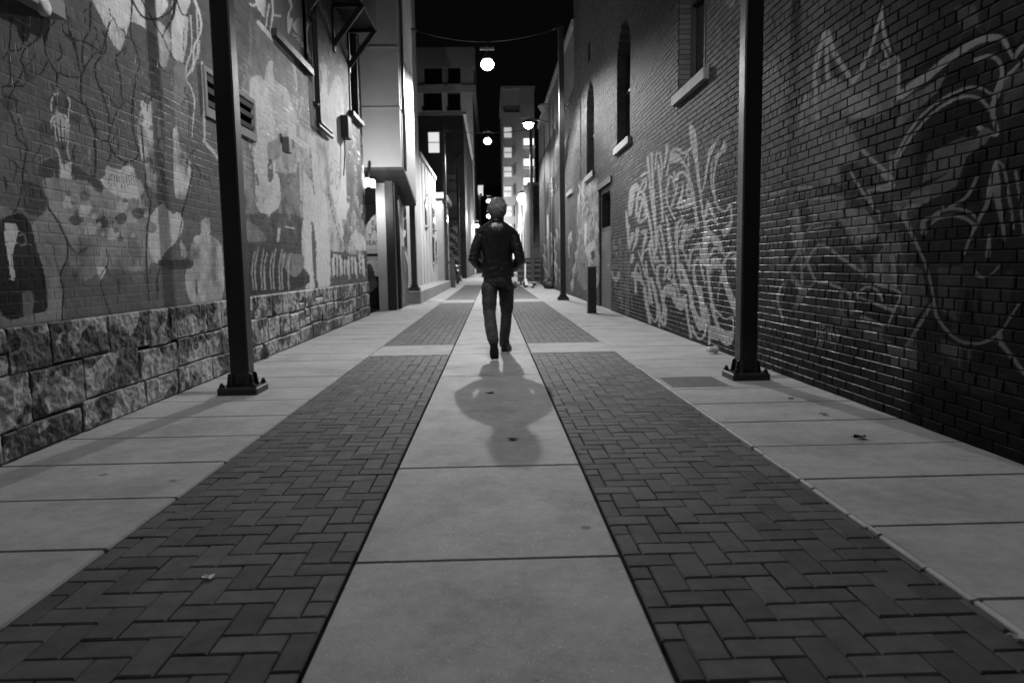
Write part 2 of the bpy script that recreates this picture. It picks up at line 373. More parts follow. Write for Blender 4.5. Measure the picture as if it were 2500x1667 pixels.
class Paint:
    def __init__(s, X, gain): s.L = []; s.X = X; s.gain = gain
    def poly(s, k, val, pts, n=4, var=0.0, al=1.0):
        ox, oy, sc = CR[k]
        c = cr(list(pts)+[pts[0]], k, n)[:-1] if n > 1 else cr(pts, k, 1)
        s.L.append(('p', c, val, 0, var, al)); return s
    def st(s, k, val, w, pts, w1=None, n=5, al=1.0):
        """brush line; w and w1 are its widths in crop pixels at both ends"""
        sc = CR[k][2]; s.L.append(('s', cr(pts, k, n), val, (max(1.1, w*sc/2), (w if w1 is None else w1)*sc/2), 0, al)); return s
    def ell(s, k, val, cx, cy, rx, ry, ring=0, a0=0, a1=360, al=1.0):
        pts = [(cx+rx*math.cos(R(a)), cy+ry*math.sin(R(a))) for a in np.linspace(a0, a1, 25)]
        return s.st(k, val, ring, pts, n=1, al=al) if ring else s.poly(k, val, pts[:-1], 1, al=al)
    def eval(s, P, base):
        """P (n,3) world points on the wall; base (n,) underlying tone"""
        q = to_px(P); col = base.copy()
        wob = 2.4*np.clip(4.5/np.maximum(P[:, 1], 1), .18, 1)
        qx = q[:, 0]+wob*(fbm(P[:, 1]*7, P[:, 2]*7, 5, 3)-.5)*2; qy = q[:, 1]+wob*(fbm(P[:, 1]*7+31, P[:, 2]*7, 9, 3)-.5)*2
        mott = fbm(P[:, 1]*5, P[:, 2]*5, 21, 5)
        mott2 = fbm(P[:, 1]*16, P[:, 2]*16, 23, 3)
        for kind, c, val, w, var, al in s.L:
            pad = (max(w) if w else 0)+3
            m = np.nonzero((qx > c[:, 0].min()-pad) & (qx < c[:, 0].max()+pad) & (qy > c[:, 1].min()-pad) & (qy < c[:, 1].max()+pad))[0]
            if not len(m): continue
            x = qx[m]; y = qy[m]
            if kind == 'p':
                ins = np.zeros(len(m), bool); n = len(c)
                for i in range(n):
                    x0, y0 = c[i]; x1, y1 = c[(i+1) % n]
                    if y0 == y1: continue
                    cond = ((y0 > y) != (y1 > y)) & (x < (x1-x0)*(y-y0)/(y1-y0)+x0)
                    ins ^= cond
                a = ins.astype(float)*al
            else:
                d = np.full(len(m), 1e9); n = len(c)-1
                for i in range(n):
                    ax, ay = c[i]; bx, by = c[i+1]; dx, dy = bx-ax, by-ay; L2 = dx*dx+dy*dy+1e-9
                    t = np.clip(((x-ax)*dx+(y-ay)*dy)/L2, 0, 1)
                    ww = w[0]+(w[1]-w[0])*(i+t)/n
                    d = np.minimum(d, np.hypot(x-ax-t*dx, y-ay-t*dy)-ww)
                a = np.clip(0.5-d/1.2, 0, 1)*al
            v = val*(1+var*(mott[m]-.5)*4+0.25*var*(mott2[m]-.5)) if var else val*(1+0.3*(mott2[m]-.5))
            col[m] = col[m]*(1-a)+np.clip(v*s.gain*(1.0 if val < .06 else 1.25 if val > .25 else 1.0)*(0.6 if val < .06 else 1), 0.006, 0.85)*a
        return col
PL = Paint(-2.72, 1.6); PR = Paint(2.66, 1.0); PF = Paint(0, 1.0)
# --- left mural -------------------------------------------------------
p = PL
p.poly('C4', .12, [(0, -500), (200, -600), (600, -480), (900, -300), (960, 0), (1400, 200), (1410, 700), (700, 760), (0, 850)], al=.8, var=.2)  # paler lower wall: brightness put into the paint where little light falls
p.poly('C1', .3, [(590, 0), (640, 100), (690, 220), (740, 305), (775, 310), (830, 150), (900, 170), (1000, 250), (1020, 400), (1060, 420), (1090, 250), (1035, 150), (960, 120), (860, 40), (830, 0)], var=.4)
p.poly('C1', .42, [(650, 0), (700, 100), (740, 180), (770, 190), (820, 130), (840, 60), (820, 0)], var=.2)
p.poly('C1', .42, [(850, 0), (900, 90), (960, 120), (1040, 90), (1060, 0)], var=.2)
for a, b in ((700, 250), (720, 290), (745, 300), (770, 290), (800, 240)): p.st('C1', .4, 12, [(a, b-90), (a+5, b)], 3)
p.poly('C1', .36, [(1095, 60), (1095, 340), (1140, 390), (1160, 380), (1175, 150), (1200, 60), (1215, 0), (1110, 0)], var=.2)
p.st('C1', .3, 26, [(1190, 120), (1180, 300), (1160, 400)], 10)
p.st('C1', .5, 14, [(1240, 0), (1275, 100), (1282, 200), (1240, 300), (1230, 420), (1185, 505), (1215, 560), (1242, 640), (1235, 730), (1225, 880)], 5)
p.st('C1', .46, 8, [(1215, 100), (1225, 300), (1190, 420), (1183, 510)])
p.st('C1', .42, 6, [(1275, 260), (1260, 380)]); p.st('C1', .42, 7, [(1255, 60), (1262, 300), (1225, 460)])
p.st('C1', .34, 15, [(1290, 400), (1305, 700), (1305, 890)], n=1); p.st('C1', .34, 18, [(1300, 900), (1395, 1010)], n=1)
p.poly('C1', .06, [(335, 600), (328, 720), (442, 720), (448, 620), (385, 600)], var=.4)
p.st('C1', .4, 9, [(370, 595), (338, 605), (326, 660), (332, 730)]); p.st('C1', .35, 8, [(430, 610), (447, 650), (440, 720)])
p.poly('C1', .2, [(330, 760), (332, 860), (345, 935), (390, 965), (425, 945), (445, 860), (440, 760), (400, 725), (360, 728)], var=.9)
p.st('C1', .42, 10, [(328, 820), (332, 760), (370, 728), (420, 740), (442, 800)]); p.st('C1', .34, 8, [(350, 940), (375, 985), (385, 1060)]); p.st('C1', .36, 7, [(440, 900), (430, 960), (455, 1060)])
for a in range(7): p.st('C1', .05 if a % 2 else .38, 7, [(345+a*13, 770+20*(a % 3)), (352+a*12, 840+25*(a % 2)), (360+a*10, 900)])
p.poly('C1', .5, [(375, 1045), (385, 1140), (456, 1145), (452, 1040), (410, 1050)])
p.st('C1', .25, 4, [(240, 1070), (262, 1022), (360, 1000)]); p.poly('C1', .045, [(245, 1060), (290, 1020), (370, 1010), (380, 1140), (300, 1140), (250, 1120)], al=.7); p.poly('C1', .045, [(455, 1045), (540, 1100), (560, 1150), (458, 1140)], al=.7)
p.ell('C1', .22, 550, 1050, 32, 45, 5); p.st('C1', .22, 12, [(570, 950), (570, 1020)])
p.poly('C1', .19, [(265, 1160), (330, 1135), (560, 1160), (600, 1210), (650, 1232), (662, 1160), (640, 1150), (670, 1120), (680, 1060), (760, 1085), (790, 1060), (845, 1060), (870, 1130), (920, 1190), (940, 1290), (960, 1700), (700, 1720), (500, 1800), (440, 1650), (390, 1440), (330, 1350), (300, 1280)], var=.55)
p.poly('C1', .36, [(640, 1150), (670, 1120), (680, 1060), (760, 1085), (790, 1060), (845, 1060), (870, 1130), (912, 1185), (905, 1240), (830, 1270), (720, 1235), (665, 1190)], var=.35)
for a in range(12): p.st('C1', .07, 4, [(690+a*17, 1100+(a*37) % 30), (700+a*15, 1140), (688+a*18, 1175+(a*23) % 30)])
for a, b in ((420, 1280), (520, 1330), (640, 1350), (760, 1300), (830, 1370), (560, 1450), (700, 1480)): p.poly('C1', .30, [(a, b-30), (a+55, b-5), (a+40, b+45), (a-20, b+40)], var=.8, al=.6)
for a, b in ((880, 1360), (650, 1420), (480, 1400), (770, 1390)): p.poly('C1', .05, [(a-30, b-20), (a+20, b-35), (a+40, b+15), (a, b+40), (a-40, b+10)], var=.5, al=.8)
p.poly('C1', .3, [(870, 790), (900, 740), (900, 650), (930, 660), (940, 720), (960, 650), (1000, 645), (1020, 700), (1050, 900), (1055, 1180), (960, 1210), (920, 1100), (890, 950)], var=.8)
p.poly('C1', .28, [(1105, 830), (1140, 850), (1150, 930), (1200, 1000), (1225, 1100), (1200, 1250), (1130, 1270), (1108, 1180)], var=.8)
p.poly('C1', .5, [(1015, 730), (1030, 850), (1040, 960), (1020, 930), (1000, 800)]); p.ell('C1', .5, 1207, 1080, 12, 40); p.ell('C1', .5, 1120, 840, 14, 28)
p.poly('C4', .42, [(950, 90), (1000, 20), (1040, -5), (1060, 20), (1110, 60), (1130, 50), (1160, 70), (1166, 150), (1130, 230), (1060, 310), (1000, 375), (955, 300), (945, 180)], var=.15)
p.poly('C4', .33, [(1285, 100), (1335, 90), (1330, 220), (1285, 210)], var=.4); p.poly('C4', .3, [(1200, 380), (1250, 200), (1405, 250), (1415, 620), (1240, 640), (1180, 480)], var=.5)
p.poly('C4', .32, [(1150, 220), (1200, 320), (1160, 330)], var=.4)
p.poly('C4', .19, [(190, 150), (310, 20), (380, 120), (430, 230), (432, 330), (385, 450), (405, 580), (390, 770), (200, 800), (-100, 830), (-100, 60), (100, 50)], var=.25)
p.poly('C4', .028, [(0, 90), (130, 55), (190, 120), (230, 260), (280, 420), (302, 650), (220, 690), (20, 710), (-60, 400)], var=.5)
p.poly('C4', .34, [(30, 110), (100, 130), (108, 200), (78, 330), (98, 460), (76, 480), (50, 350), (28, 200)], var=.3)
p.poly('C4', .14, [(140, 560), (210, 560), (200, 700), (150, 700)], var=.4); p.st('C4', .2, 8, [(120, 200), (150, 190), (165, 250), (130, 260)])
p.poly('C4', .25, [(565, 270), (640, 300), (685, 290), (685, 370), (640, 470), (615, 400), (570, 330)], var=.3); p.poly('C4', .46, [(613, 395), (668, 395), (672, 430), (642, 475)])
for a in range(4): p.st('C4', .06, 4, [(575+a*18, 290), (580+a*17, 330)])
p.poly('C4', .045, [(1010, 350), (1220, 350), (1205, 410), (1030, 400)], al=.9)
p.poly('C4', .03, [(960, 640), (1040, 690), (1060, 780), (980, 740)], al=0.0)
for q_ in ([(260, 110), (250, 230), (155, 320), (132, 390), (150, 440), (85, 570), (50, 680), (90, 780), (110, 880), (170, 940), (160, 1000), (130, 1260), (100, 1350)],
           [(330, -30), (375, 60), (365, 120), (300, 210), (285, 300), (310, 380), (365, 480), (372, 560), (540, 680)],
           [(580, 20), (575, 180), (530, 270), (525, 400), (545, 420), (610, 340), (660, 350), (680, 300), (660, 200)],
           [(545, 420), (510, 490), (430, 490), (370, 465), (360, 520)], [(520, 490), (518, 640), (560, 690), (605, 770), (612, 1100)],
           [(545, 670), (620, 880), (680, 905), (740, 990), (800, 1035), (870, 1010), (880, 960), (860, 880), (845, 750), (850, 640), (870, 480), (892, 400), (835, 220), (835, 120)],
           [(640, 370), (608, 420), (615, 500), (670, 650), (695, 740), (700, 820), (745, 720), (790, 650)], [(690, 900), (702, 820)], [(735, 380), (770, 520), (775, 620), (830, 650)],
           [(470, 240), (500, 420), (525, 480)], [(0, 555), (90, 550), (150, 545), (172, 515)], [(75, 120), (60, 300), (68, 500), (50, 545)], [(400, 200), (470, 250), (560, 280), (650, 340)],
           [(150, 130), (140, 300), (60, 330), (20, 380)], [(700, 140), (680, 220), (650, 350)], [(560, 60), (530, 90), (545, 140)], [(300, 400), (270, 460), (250, 480)],
           [(710, 950), (700, 1010), (680, 1040)], [(605, 900), (608, 1150)], [(1160, 1380), (1225, 1100), (1190, 1030), (1260, 940)], [(740, 360), (800, 310), (790, 350)], [(800, 1035), (790, 1062)],
           [(380, 280), (390, 360), (350, 400)], [(440, 200), (480, 330)], [(200, 1180), (215, 1230), (190, 1290)], [(845, 0), (830, 200)], [(30, 1130), (45, 1200)]):
    p.st('C1', .014, 13, q_, 8)
p.st('C1', .02, 12, [(845, 0), (900, 100), (960, 125), (1030, 110), (1090, 70), (1115, 0)]); p.st('C1', .02, 10, [(905, 0), (960, 100), (1000, 180), (1040, 240), (1090, 350), (1140, 400), (1200, 410)], 4); p.st('C1', .015, 22, [(1120, -20), (1105, 100), (1065, 180), (1035, 240)], 6)
p.st('C1', .02, 8, [(1125, 0), (1160, 90), (1200, 100)]); p.st('C1', .015, 22, [(850, 640), (846, 720)])
p.st('C4', .03, 13, [(900, -500), (935, -100), (960, -30), (955, 60), (935, 200), (940, 480), (950, 620)], 8)
p.st('C4', .025, 11, [(310, 20), (380, 130), (428, 230), (428, 340), (385, 450), (405, 570), (395, 760)]); p.st('C4', .02, 5, [(300, 230), (340, 260), (358, 350), (380, 440)])
p.st('C4', .04, 8, [(430, 230), (490, 310), (560, 270)]); p.st('C4', .03, 6, [(680, 290), (690, 370), (640, 480), (700, 700)]); p.st('C4', .03, 6, [(1160, 100), (1130, 230), (1050, 320), (1000, 500)])
p.poly('C1', .05, [(150, 1150), (240, 1180), (300, 1260), (310, 1330), (250, 1380), (160, 1350), (140, 1250)], al=.7, var=.3)
p.st('C1', .05, 60, [(590, 1150), (640, 1200)], 40, al=.8)
# second half of the left mural
p.poly('D3', .17, [(40, 700), (160, 300), (600, 760), (780, 860), (1300, 900), (1320, 3000), (0, 3000), (-100, 1500)], var=.5, al=.85)
p.poly('D4', .30, [(450, 60), (540, 150), (720, 230), (850, 200), (860, 700), (880, 1150), (740, 1180), (500, 1100), (470, 500)], var=.5, al=.8)
p.poly('D4', .055, [(-60, 860), (500, 900), (520, 1330), (-60, 1330)], var=.6, al=.75)
p.poly('D3', .30, [(60, 1000), (170, 960), (230, 1030), (270, 830), (340, 780), (370, 1020), (520, 1140), (590, 1350), (640, 1480), (640, 2200), (100, 2000), (40, 1500)], var=.4)
p.poly('D3', .13, [(50, 100), (150, 300), (330, 480), (580, 740), (640, 1100), (640, 1300), (530, 1150), (370, 1000), (340, 780), (270, 830), (240, 900), (60, 700)], var=.25, al=.8)
p.st('D3', .55, 50, [(160, 290), (330, 480), (580, 735)], 60, n=1); p.st('D3', .55, 36, [(580, 735), (625, 900), (650, 1080), (640, 1180)], 10)
p.st('D3', .1, 55, [(745, 900), (770, 1100), (775, 1560)], 60)
p.poly('D3', .5, [(780, 850), (850, 850), (870, 1100), (880, 1560), (820, 1560), (800, 1050)], var=.4)
p.poly('D3', .62, [(930, 830), (1020, 820), (1040, 1000), (1060, 1250), (1130, 1400), (1150, 1600), (930, 1600), (950, 1200), (980, 1000)], var=.2)
p.poly('D3', .5, [(1130, 960), (1200, 980), (1240, 1150), (1245, 1560), (1130, 1560), (1060, 1300)], var=.5)
for a in range(16):
    x = 960+(a*61) % 290; yy = 450+(a*97) % 700
    p.st('D3', .6 if a % 3 else .12, 14, [(x, yy), (x+(a*13) % 40-20, yy+60), (x+(a*29) % 30-10, yy+150)], 5)
p.st('D3', .6, 22, [(300, 60), (275, 200), (260, 350)], 16); p.st('D3', .6, 30, [(335, 0), (345, 150), (318, 390)], 20); p.st('D3', .5, 26, [(60, 60), (100, 80), (130, 60)]); p.poly('D3', .42, [(120, 0), (250, 0), (240, 210), (190, 170), (140, 90)], var=.6)
p.st('D3', .65, 34, [(560, 0), (580, 100), (545, 230), (550, 400)], 30); p.ell('D3', .12, 605, 180, 45, 65); p.poly('D3', .5, [(540, 240), (590, 230), (600, 270), (550, 440)])
for a in range(9): p.st('D3', .5, 12, [(590+a*6, 330-a*10+a*20), (660, 250+a*22), (740, 230+a*35)], 5)
for a in range(18): x = 600+(a*53) % 190; yy = 430+(a*71) % 270; p.st('D3', .55, 11, [(x, yy), (x+18, yy+38)], 4)
p.st('D3', .5, 22, [(800, 300), (770, 480), (800, 640), (830, 740)], 12); p.st('D3', .6, 26, [(365, 200), (440, 210)]); p.ell('D3', .6, 735, 170, 18, 24)
p.st('D3', .6, 12, [(735, 1220), (700, 1400), (660, 1600)], 10, n=1); p.st('D3', .5, 10, [(655, 1270), (640, 1600)], 8, n=1)
p.poly('D4', .34, [(80, 100), (120, 50), (145, 30), (200, 90), (220, 200), (250, 330), (255, 560), (240, 760), (200, 860), (110, 830), (80, 700), (95, 560), (75, 400)], var=.15)
p.poly('D4', .55, [(235, 0), (250, 60), (250, 240), (235, 220), (215, 150), (200, 60), (215, 0)]); p.poly('D4', .55, [(70, 0), (95, 60), (80, 100), (55, 40)])
p.poly('D4', .58, [(205, 330), (235, 310), (255, 400), (250, 560), (225, 610), (190, 590), (188, 440)]); p.poly('D4', .06, [(212, 380), (235, 430), (240, 540), (215, 590), (192, 560), (192, 440)]); p.ell('D4', .5, 217, 455, 8, 22)
p.poly('D4', .52, [(262, 500), (295, 560), (302, 720), (275, 820), (225, 850), (200, 890), (200, 760), (235, 690), (240, 580)])
p.poly('D4', .07, [(85, 480), (112, 560), (118, 620), (95, 590)]); p.ell('D4', .5, 86, 500, 9, 24); p.st('D4', .1, 9, [(60, 250), (50, 330), (70, 440)]); p.st('D4', .13, 7, [(165, 730), (150, 770)])
p.st('D4', .3, 14, [(285, 80), (290, 190)], 8); p.poly('D4', .62, [(385, 70), (440, 110), (440, 190), (545, 270), (545, 300), (490, 285), (420, 230), (385, 215), (395, 150), (365, 190)])
p.poly('D4', .045, [(352, 215), (415, 215), (412, 310), (352, 305)])
p.st('D4', .5, 9, [(472, 370), (475, 560), (485, 740)], 14)
p.poly('D4', .42, [(500, 480), (560, 560), (600, 640), (610, 1000), (620, 1500), (525, 1530), (485, 1100), (500, 900)], var=.2); p.poly('D4', .05, [(570, 900), (605, 1050), (625, 1500), (600, 1510), (580, 1200)], al=.9)
p.poly('D4', .62, [(560, 140), (610, 300), (640, 560), (695, 700), (720, 1000), (735, 1480), (630, 1500), (610, 1100), (595, 700), (560, 400)], var=.12)
p.poly('D4', .36, [(640, 420), (680, 430), (700, 600), (690, 680), (650, 640)], var=.3)
p.poly('D4', .68, [(640, 0), (850, 0), (860, 300), (875, 600), (880, 760), (905, 770), (855, 920), (810, 800), (780, 800), (740, 640), (720, 400), (725, 230), (660, 180)], var=.1)
for (c_, d_, e_, f_, w_) in ((770, 590, 48, 190, 5), (745, 540, 12, 70, 6), (792, 570, 12, 80, 6)): p.ell('D4', .25, c_, d_, e_, f_, w_)
p.st('D4', .4, 8, [(760, 700), (775, 800), (800, 770), (815, 650)]); p.poly('D4', .6, [(785, 800), (810, 800), (850, 1020), (870, 1100), (855, 1150), (820, 1000)])
p.poly('D4', .12, [(865, 380), (930, 380), (940, 700), (900, 760), (880, 600)], var=.3)
p.poly('D4', .22, [(860, 920), (1040, 780), (1050, 1180), (860, 1180)], var=.5)
for a in range(26):
    x = 880+(a*47) % 150; yy = 60+(a*131) % 1050
    p.st('D4', .5 if a % 4 else .1, 5, [(x, yy), (x+12, yy+20+(a*7) % 30), (x+4, yy+80+(a*11) % 40)], 2)
for a in range(7): p.st('D4', .42, 5, [(900+a*14, 1180), (915+a*12, 1080-a*6), (960+a*8, 1000+a*8)])
p.poly('D4', .38, [(940, 1070), (1000, 1040), (1040, 1100), (1040, 1180), (960, 1170)], var=.3)
for a in range(24): x = 742+a*13; p.st('D4', .45 if (a*7) % 5 > 1 else .04, 9+(a*5) % 12, [(x, 1215+(a*37) % 70), (x+4, 1380+(a*29) % 50)], 9)
p.poly('D4', .04, [(20, 1380), (300, 1330), (505, 1330), (520, 1490), (0, 1560)], var=.4, al=.95)
p.poly('D4', .17, [(300, 1200), (490, 1220), (500, 1330), (430, 1410), (330, 1330)], var=.2); p.poly('D4', .15, [(0, 900), (130, 1000), (180, 1090), (60, 1110), (0, 1080)], var=.3)
for a in range(14): x = 30+a*26; p.st('D4', .3 if a % 3 else .05, 7, [(x+25, 1160+(a*31) % 60), (x, 1330), (x+10, 1520)], 10)
p.st('D4', .35, 26, [(290, 1000), (280, 1100)], 16); p.st('D4', .1, 12, [(205, 900), (230, 1060)])
p.st('D4', .03, 4, [(388, 1090), (392, 1400)]); p.poly('D4', .45, [(340, 965), (430, 985), (430, 1000), (340, 985)], n=1)

# --- right mural ------------------------------------------------------
p = PR; lt = .34; md = .20
p.poly('D2', .032, [(0, 620), (180, 640), (500, 780), (900, 780), (1400, 700), (1420, 1500), (0, 1100)], al=.75, var=.4)
p.poly('R6', .018, [(0, 780), (300, 880), (700, 990), (950, 1030), (1456, 1160), (1500, 1700), (800, 1350), (0, 1100)], al=.85, var=.4)
p.poly('R6', .022, [(30, 250), (330, 430), (800, 560), (1456, 640), (1500, 1200), (900, 1010), (30, 800)], al=.6, var=.4)
# pale tag on the farther bricks
p.poly('R2', .22, [(575, 330), (610, 310), (700, 290), (730, 400), (735, 800), (745, 1100), (720, 1200), (640, 1240), (560, 1050), (550, 600)], var=.55)
for a in range(22): x = 560+(a*37) % 180; yy = 330+(a*83) % 800; p.st('R2', .36 if a % 3 else .06, 10, [(x, yy), (x+14, yy+50), (x-6, yy+120)], 5)
p.poly('R2', .5, [(618, 680), (636, 690), (630, 850), (615, 840)]); p.poly('R2', .34, [(640, 860), (700, 830), (712, 900), (650, 1010), (620, 920)], var=.3); p.poly('R2', .05, [(670, 920), (700, 920), (700, 980), (672, 985)])
p.poly('R2', .16, [(560, 880), (640, 960), (640, 1240), (560, 1160)], var=.4)
for a in range(30): x = 475+(a*29) % 80; yy = 680+(a*67) % 520; p.st('R2', .3 if a % 2 else .07, 9, [(x, yy), (x+5, yy+90)], 3)
for a in range(40): x = 250+(a*43) % 175; yy = 720+(a*71) % 480; p.st('R2', .32 if a % 3 else .05, 9, [(x, yy), (x+10, yy+40), (x+2, yy+110)], 3)
p.poly('R2', .3, [(848, 1050), (860, 1120), (890, 1130), (912, 1080), (912, 1150), (890, 1182), (862, 1160), (848, 1110)])
for a in range(18): x = 860+(a*31) % 170; yy = 820+(a*59) % 480; p.st('R2', .16, 9, [(x, yy), (x+6, yy+120)], 4)
S = lambda pts, w=22, w1=None, v=lt, k='D1': p.st(k, v*1.15, w*1.35, pts, None if w1 is None else w1*1.25)
p.poly('D1', lt, [(200, 910), (250, 900), (290, 960), (240, 970), (215, 1010), (205, 1090), (175, 1070), (180, 960)])
S([(170, 1230), (165, 1100), (180, 960), (240, 900)], 20); S([(185, 1220), (200, 1100), (215, 1010)], 14); S([(240, 1240), (245, 1080), (270, 980), (320, 1010), (355, 1150), (400, 1400), (420, 1568)], 18)
S([(280, 940), (335, 840), (345, 900), (320, 960)], 14); S([(260, 1060), (300, 1050), (350, 1180), (340, 1270), (262, 1300), (300, 1100)], 18); S([(310, 1090), (335, 1180), (320, 1240)], 10)
S([(300, 800), (365, 770), (385, 850)], 12); S([(365, 600), (385, 850), (410, 1100), (440, 1330), (460, 1568)], 16); S([(410, 560), (415, 800), (430, 1050), (445, 1280), (455, 1568)], 18); S([(445, 740), (460, 560), (490, 560)], 12)
S([(480, 680), (495, 850), (515, 1050), (530, 1290)], 20); S([(500, 560), (520, 700), (510, 850)], 14); S([(575, 470), (570, 560), (545, 700)], 26, 14)
p.poly('D1', lt, [(600, 590), (650, 555), (710, 570), (740, 620), (735, 640), (660, 660), (620, 650), (590, 700), (575, 760), (590, 650)])
S([(610, 560), (660, 515), (710, 520), (760, 560), (850, 490), (845, 420), (828, 250)], 18, 24); S([(828, 250), (880, 350), (895, 600), (925, 860), (945, 1050)], 26, 18); S([(845, 420), (890, 650), (915, 850), (940, 1000), (965, 1200), (1000, 1380)], 20)
S([(740, 650), (790, 720), (820, 820), (850, 940), (870, 1080), (910, 1340)], 18, 26); S([(760, 640), (800, 560), (815, 700)], 12); S([(570, 800), (590, 700)], 14)
S([(590, 900), (600, 810), (640, 840), (660, 940)], 14); S([(650, 770), (680, 850), (700, 780), (760, 770), (800, 830), (820, 900)], 20, 26)
S([(580, 900), (570, 1060), (620, 1200), (670, 1280)], 12); S([(690, 900), (660, 1020), (620, 1150)], 14); S([(750, 880), (740, 1000), (700, 1150), (850, 1110)], 14, 30)
p.poly('D1', lt, [(790, 880), (840, 860), (860, 960), (840, 990), (805, 960), (800, 1010), (850, 1010), (860, 1090), (740, 1120), (735, 1080), (830, 1060), (780, 1020)])
S([(730, 1000), (735, 1100)], 16); S([(1100, 440), (1060, 520), (1040, 560)], 24, 40); S([(1040, 560), (1010, 720), (990, 860), (960, 980)], 18, 12)
p.poly('D1', lt, [(1200, 400), (1225, 470), (1220, 530), (1150, 590), (1110, 690), (1100, 600), (1170, 480)]); S([(1110, 680), (1085, 850), (1100, 1050), (1150, 1170)], 14, 22); S([(1070, 640), (1060, 900), (1100, 1060)], 10)
S([(1150, 1170), (1220, 1190), (1275, 1130), (1280, 1310)], 12, 20); S([(1130, 420), (1160, 340), (1240, 320)], 10, 20, .2)
S([(1000, 1240), (1025, 1110), (1060, 1180), (1110, 1290)], 26, 24); S([(1025, 1080), (1010, 1180)], 20)
S([(1000, 1370), (1010, 1310), (1060, 1280), (1130, 1330)], 16); p.poly('D1', lt, [(1170, 1400), (1270, 1320), (1270, 1400), (1200, 1470)])
S([(670, 1480), (690, 1340), (730, 1280), (770, 1290)], 26, 14); S([(690, 1470), (720, 1370), (760, 1300)], 10); S([(740, 1568), (770, 1420), (840, 1350), (920, 1370)], 24)
p.poly('D1', lt*.9, [(770, 1400), (840, 1345), (860, 1390), (830, 1450), (780, 1500)])
S([(570, 1250), (600, 1400), (620, 1568)], 22, 14); S([(130, 1200), (145, 1400), (160, 1568)], 18); S([(250, 1390), (240, 1500), (220, 1568)], 22); S([(300, 1420), (350, 1410), (310, 1568)], 26, 12)
p.poly('D1', lt, [(1010, 1460), (1060, 1430), (1110, 1470), (1160, 1568), (1090, 1568), (1050, 1500), (1020, 1568), (985, 1568)])
# lower half
S2 = lambda pts, w=20, w1=None, v=lt*.9: S(pts, w, w1, v, 'D2')
S2([(160, 0), (150, 120), (165, 260)], 16); S2([(200, 100), (165, 260)], 34, 10); S2([(255, 50), (240, 150), (200, 280)], 30, 12); S2([(320, 80), (350, 130), (300, 290)], 22, 14); S2([(260, 290), (310, 430), (340, 560)], 12)
S2([(300, 380), (320, 290), (380, 270), (400, 360), (440, 520)], 22, 12); S2([(380, 260), (400, 170), (420, 260), (430, 370)], 26, 16); S2([(450, 0), (460, 200), (430, 370)], 18, 24); S2([(500, 0), (540, 230), (560, 480)], 18)
S2([(480, 20), (485, 200), (540, 370)], 10); p.poly('D2', lt*.8, [(430, 380), (470, 330), (490, 380), (540, 370), (540, 400), (440, 410)])
S2([(590, 0), (600, 200), (640, 400), (650, 640)], 24, 12); S2([(610, 100), (640, 300), (650, 450)], 10); S2([(680, 0), (680, 200), (700, 460), (720, 600)], 26, 14); S2([(740, 240), (720, 240), (760, 60), (780, 0)], 22); p.poly('D2', lt*.8, [(790, 40), (840, 20), (860, 60), (840, 110), (780, 160), (760, 180)])
S2([(740, 250), (790, 380), (820, 490)], 16, 10); S2([(820, 490), (830, 330), (870, 260), (950, 270), (960, 400)], 16, 40); p.poly('D2', lt*.9, [(900, 180), (930, 190), (940, 250), (890, 250)])
S2([(990, 640), (930, 380), (890, 380), (870, 480), (890, 640), (930, 770), (970, 1000)], 14, 34); S2([(1000, 0), (985, 200), (1000, 420)], 20, 50); S2([(1010, 60), (1060, 110), (1130, 170), (1180, 290)], 50, 30)
S2([(1050, 330), (1090, 250), (1180, 300), (1220, 370)], 22, 12); p.poly('D2', lt*.95, [(1060, 370), (1100, 340), (1150, 380), (1175, 440), (1160, 480), (1090, 480), (1050, 540), (1040, 450)])
S2([(1010, 300), (1030, 600), (1060, 800), (1100, 920), (1180, 1000)], 30, 16); S2([(1050, 560), (1060, 500), (1100, 480), (1150, 500)], 6, 6, .015)
p.poly('D2', lt, [(1170, 500), (1210, 480), (1240, 620), (1300, 760), (1370, 940), (1375, 1140), (1300, 940), (1230, 760), (1190, 650), (1160, 620), (1130, 860), (1145, 640)])
S2([(1190, 480), (1200, 400), (1260, 310), (1330, 300), (1390, 340)], 26, 14); p.poly('D2', lt*.9, [(1250, 360), (1330, 320), (1380, 370), (1370, 480), (1320, 470), (1300, 390)]); S2([(1340, 480), (1370, 600)], 22)
p.poly('D2', lt*.95, [(1160, 980), (1220, 1020), (1290, 990), (1310, 1040), (1300, 1240), (1260, 1310), (1200, 1300), (1150, 1240), (1170, 1130), (1230, 1170), (1290, 1150), (1285, 1030), (1200, 1030)]); p.poly('D2', lt*.85, [(1045, 1100), (1140, 1120), (1140, 1250), (1045, 1220)])
S2([(1060, 870), (1110, 1040), (1170, 1180)], 26); S2([(1000, 880), (1030, 1020), (1040, 1300)], 14, 18)
p.poly('D2', lt*.95, [(840, 880), (870, 870), (920, 990), (980, 1000), (985, 1120), (930, 1150), (900, 1110), (850, 960)]); S2([(700, 490), (720, 430), (760, 520), (800, 640), (840, 800), (850, 900)], 30, 40)
p.poly('D2', lt*.95, [(710, 590), (780, 620), (800, 700), (740, 670), (720, 700)]); p.poly('D2', lt*.95, [(640, 700), (700, 790), (785, 760), (780, 880), (740, 930), (690, 910), (640, 830)])
S2([(650, 600), (690, 700), (720, 800)], 24, 10); S2([(530, 1010), (540, 820), (520, 760), (570, 670), (640, 690), (650, 760)], 14, 40); p.poly('D2', lt*.9, [(530, 760), (580, 660), (640, 660), (630, 770), (570, 760), (540, 820)])
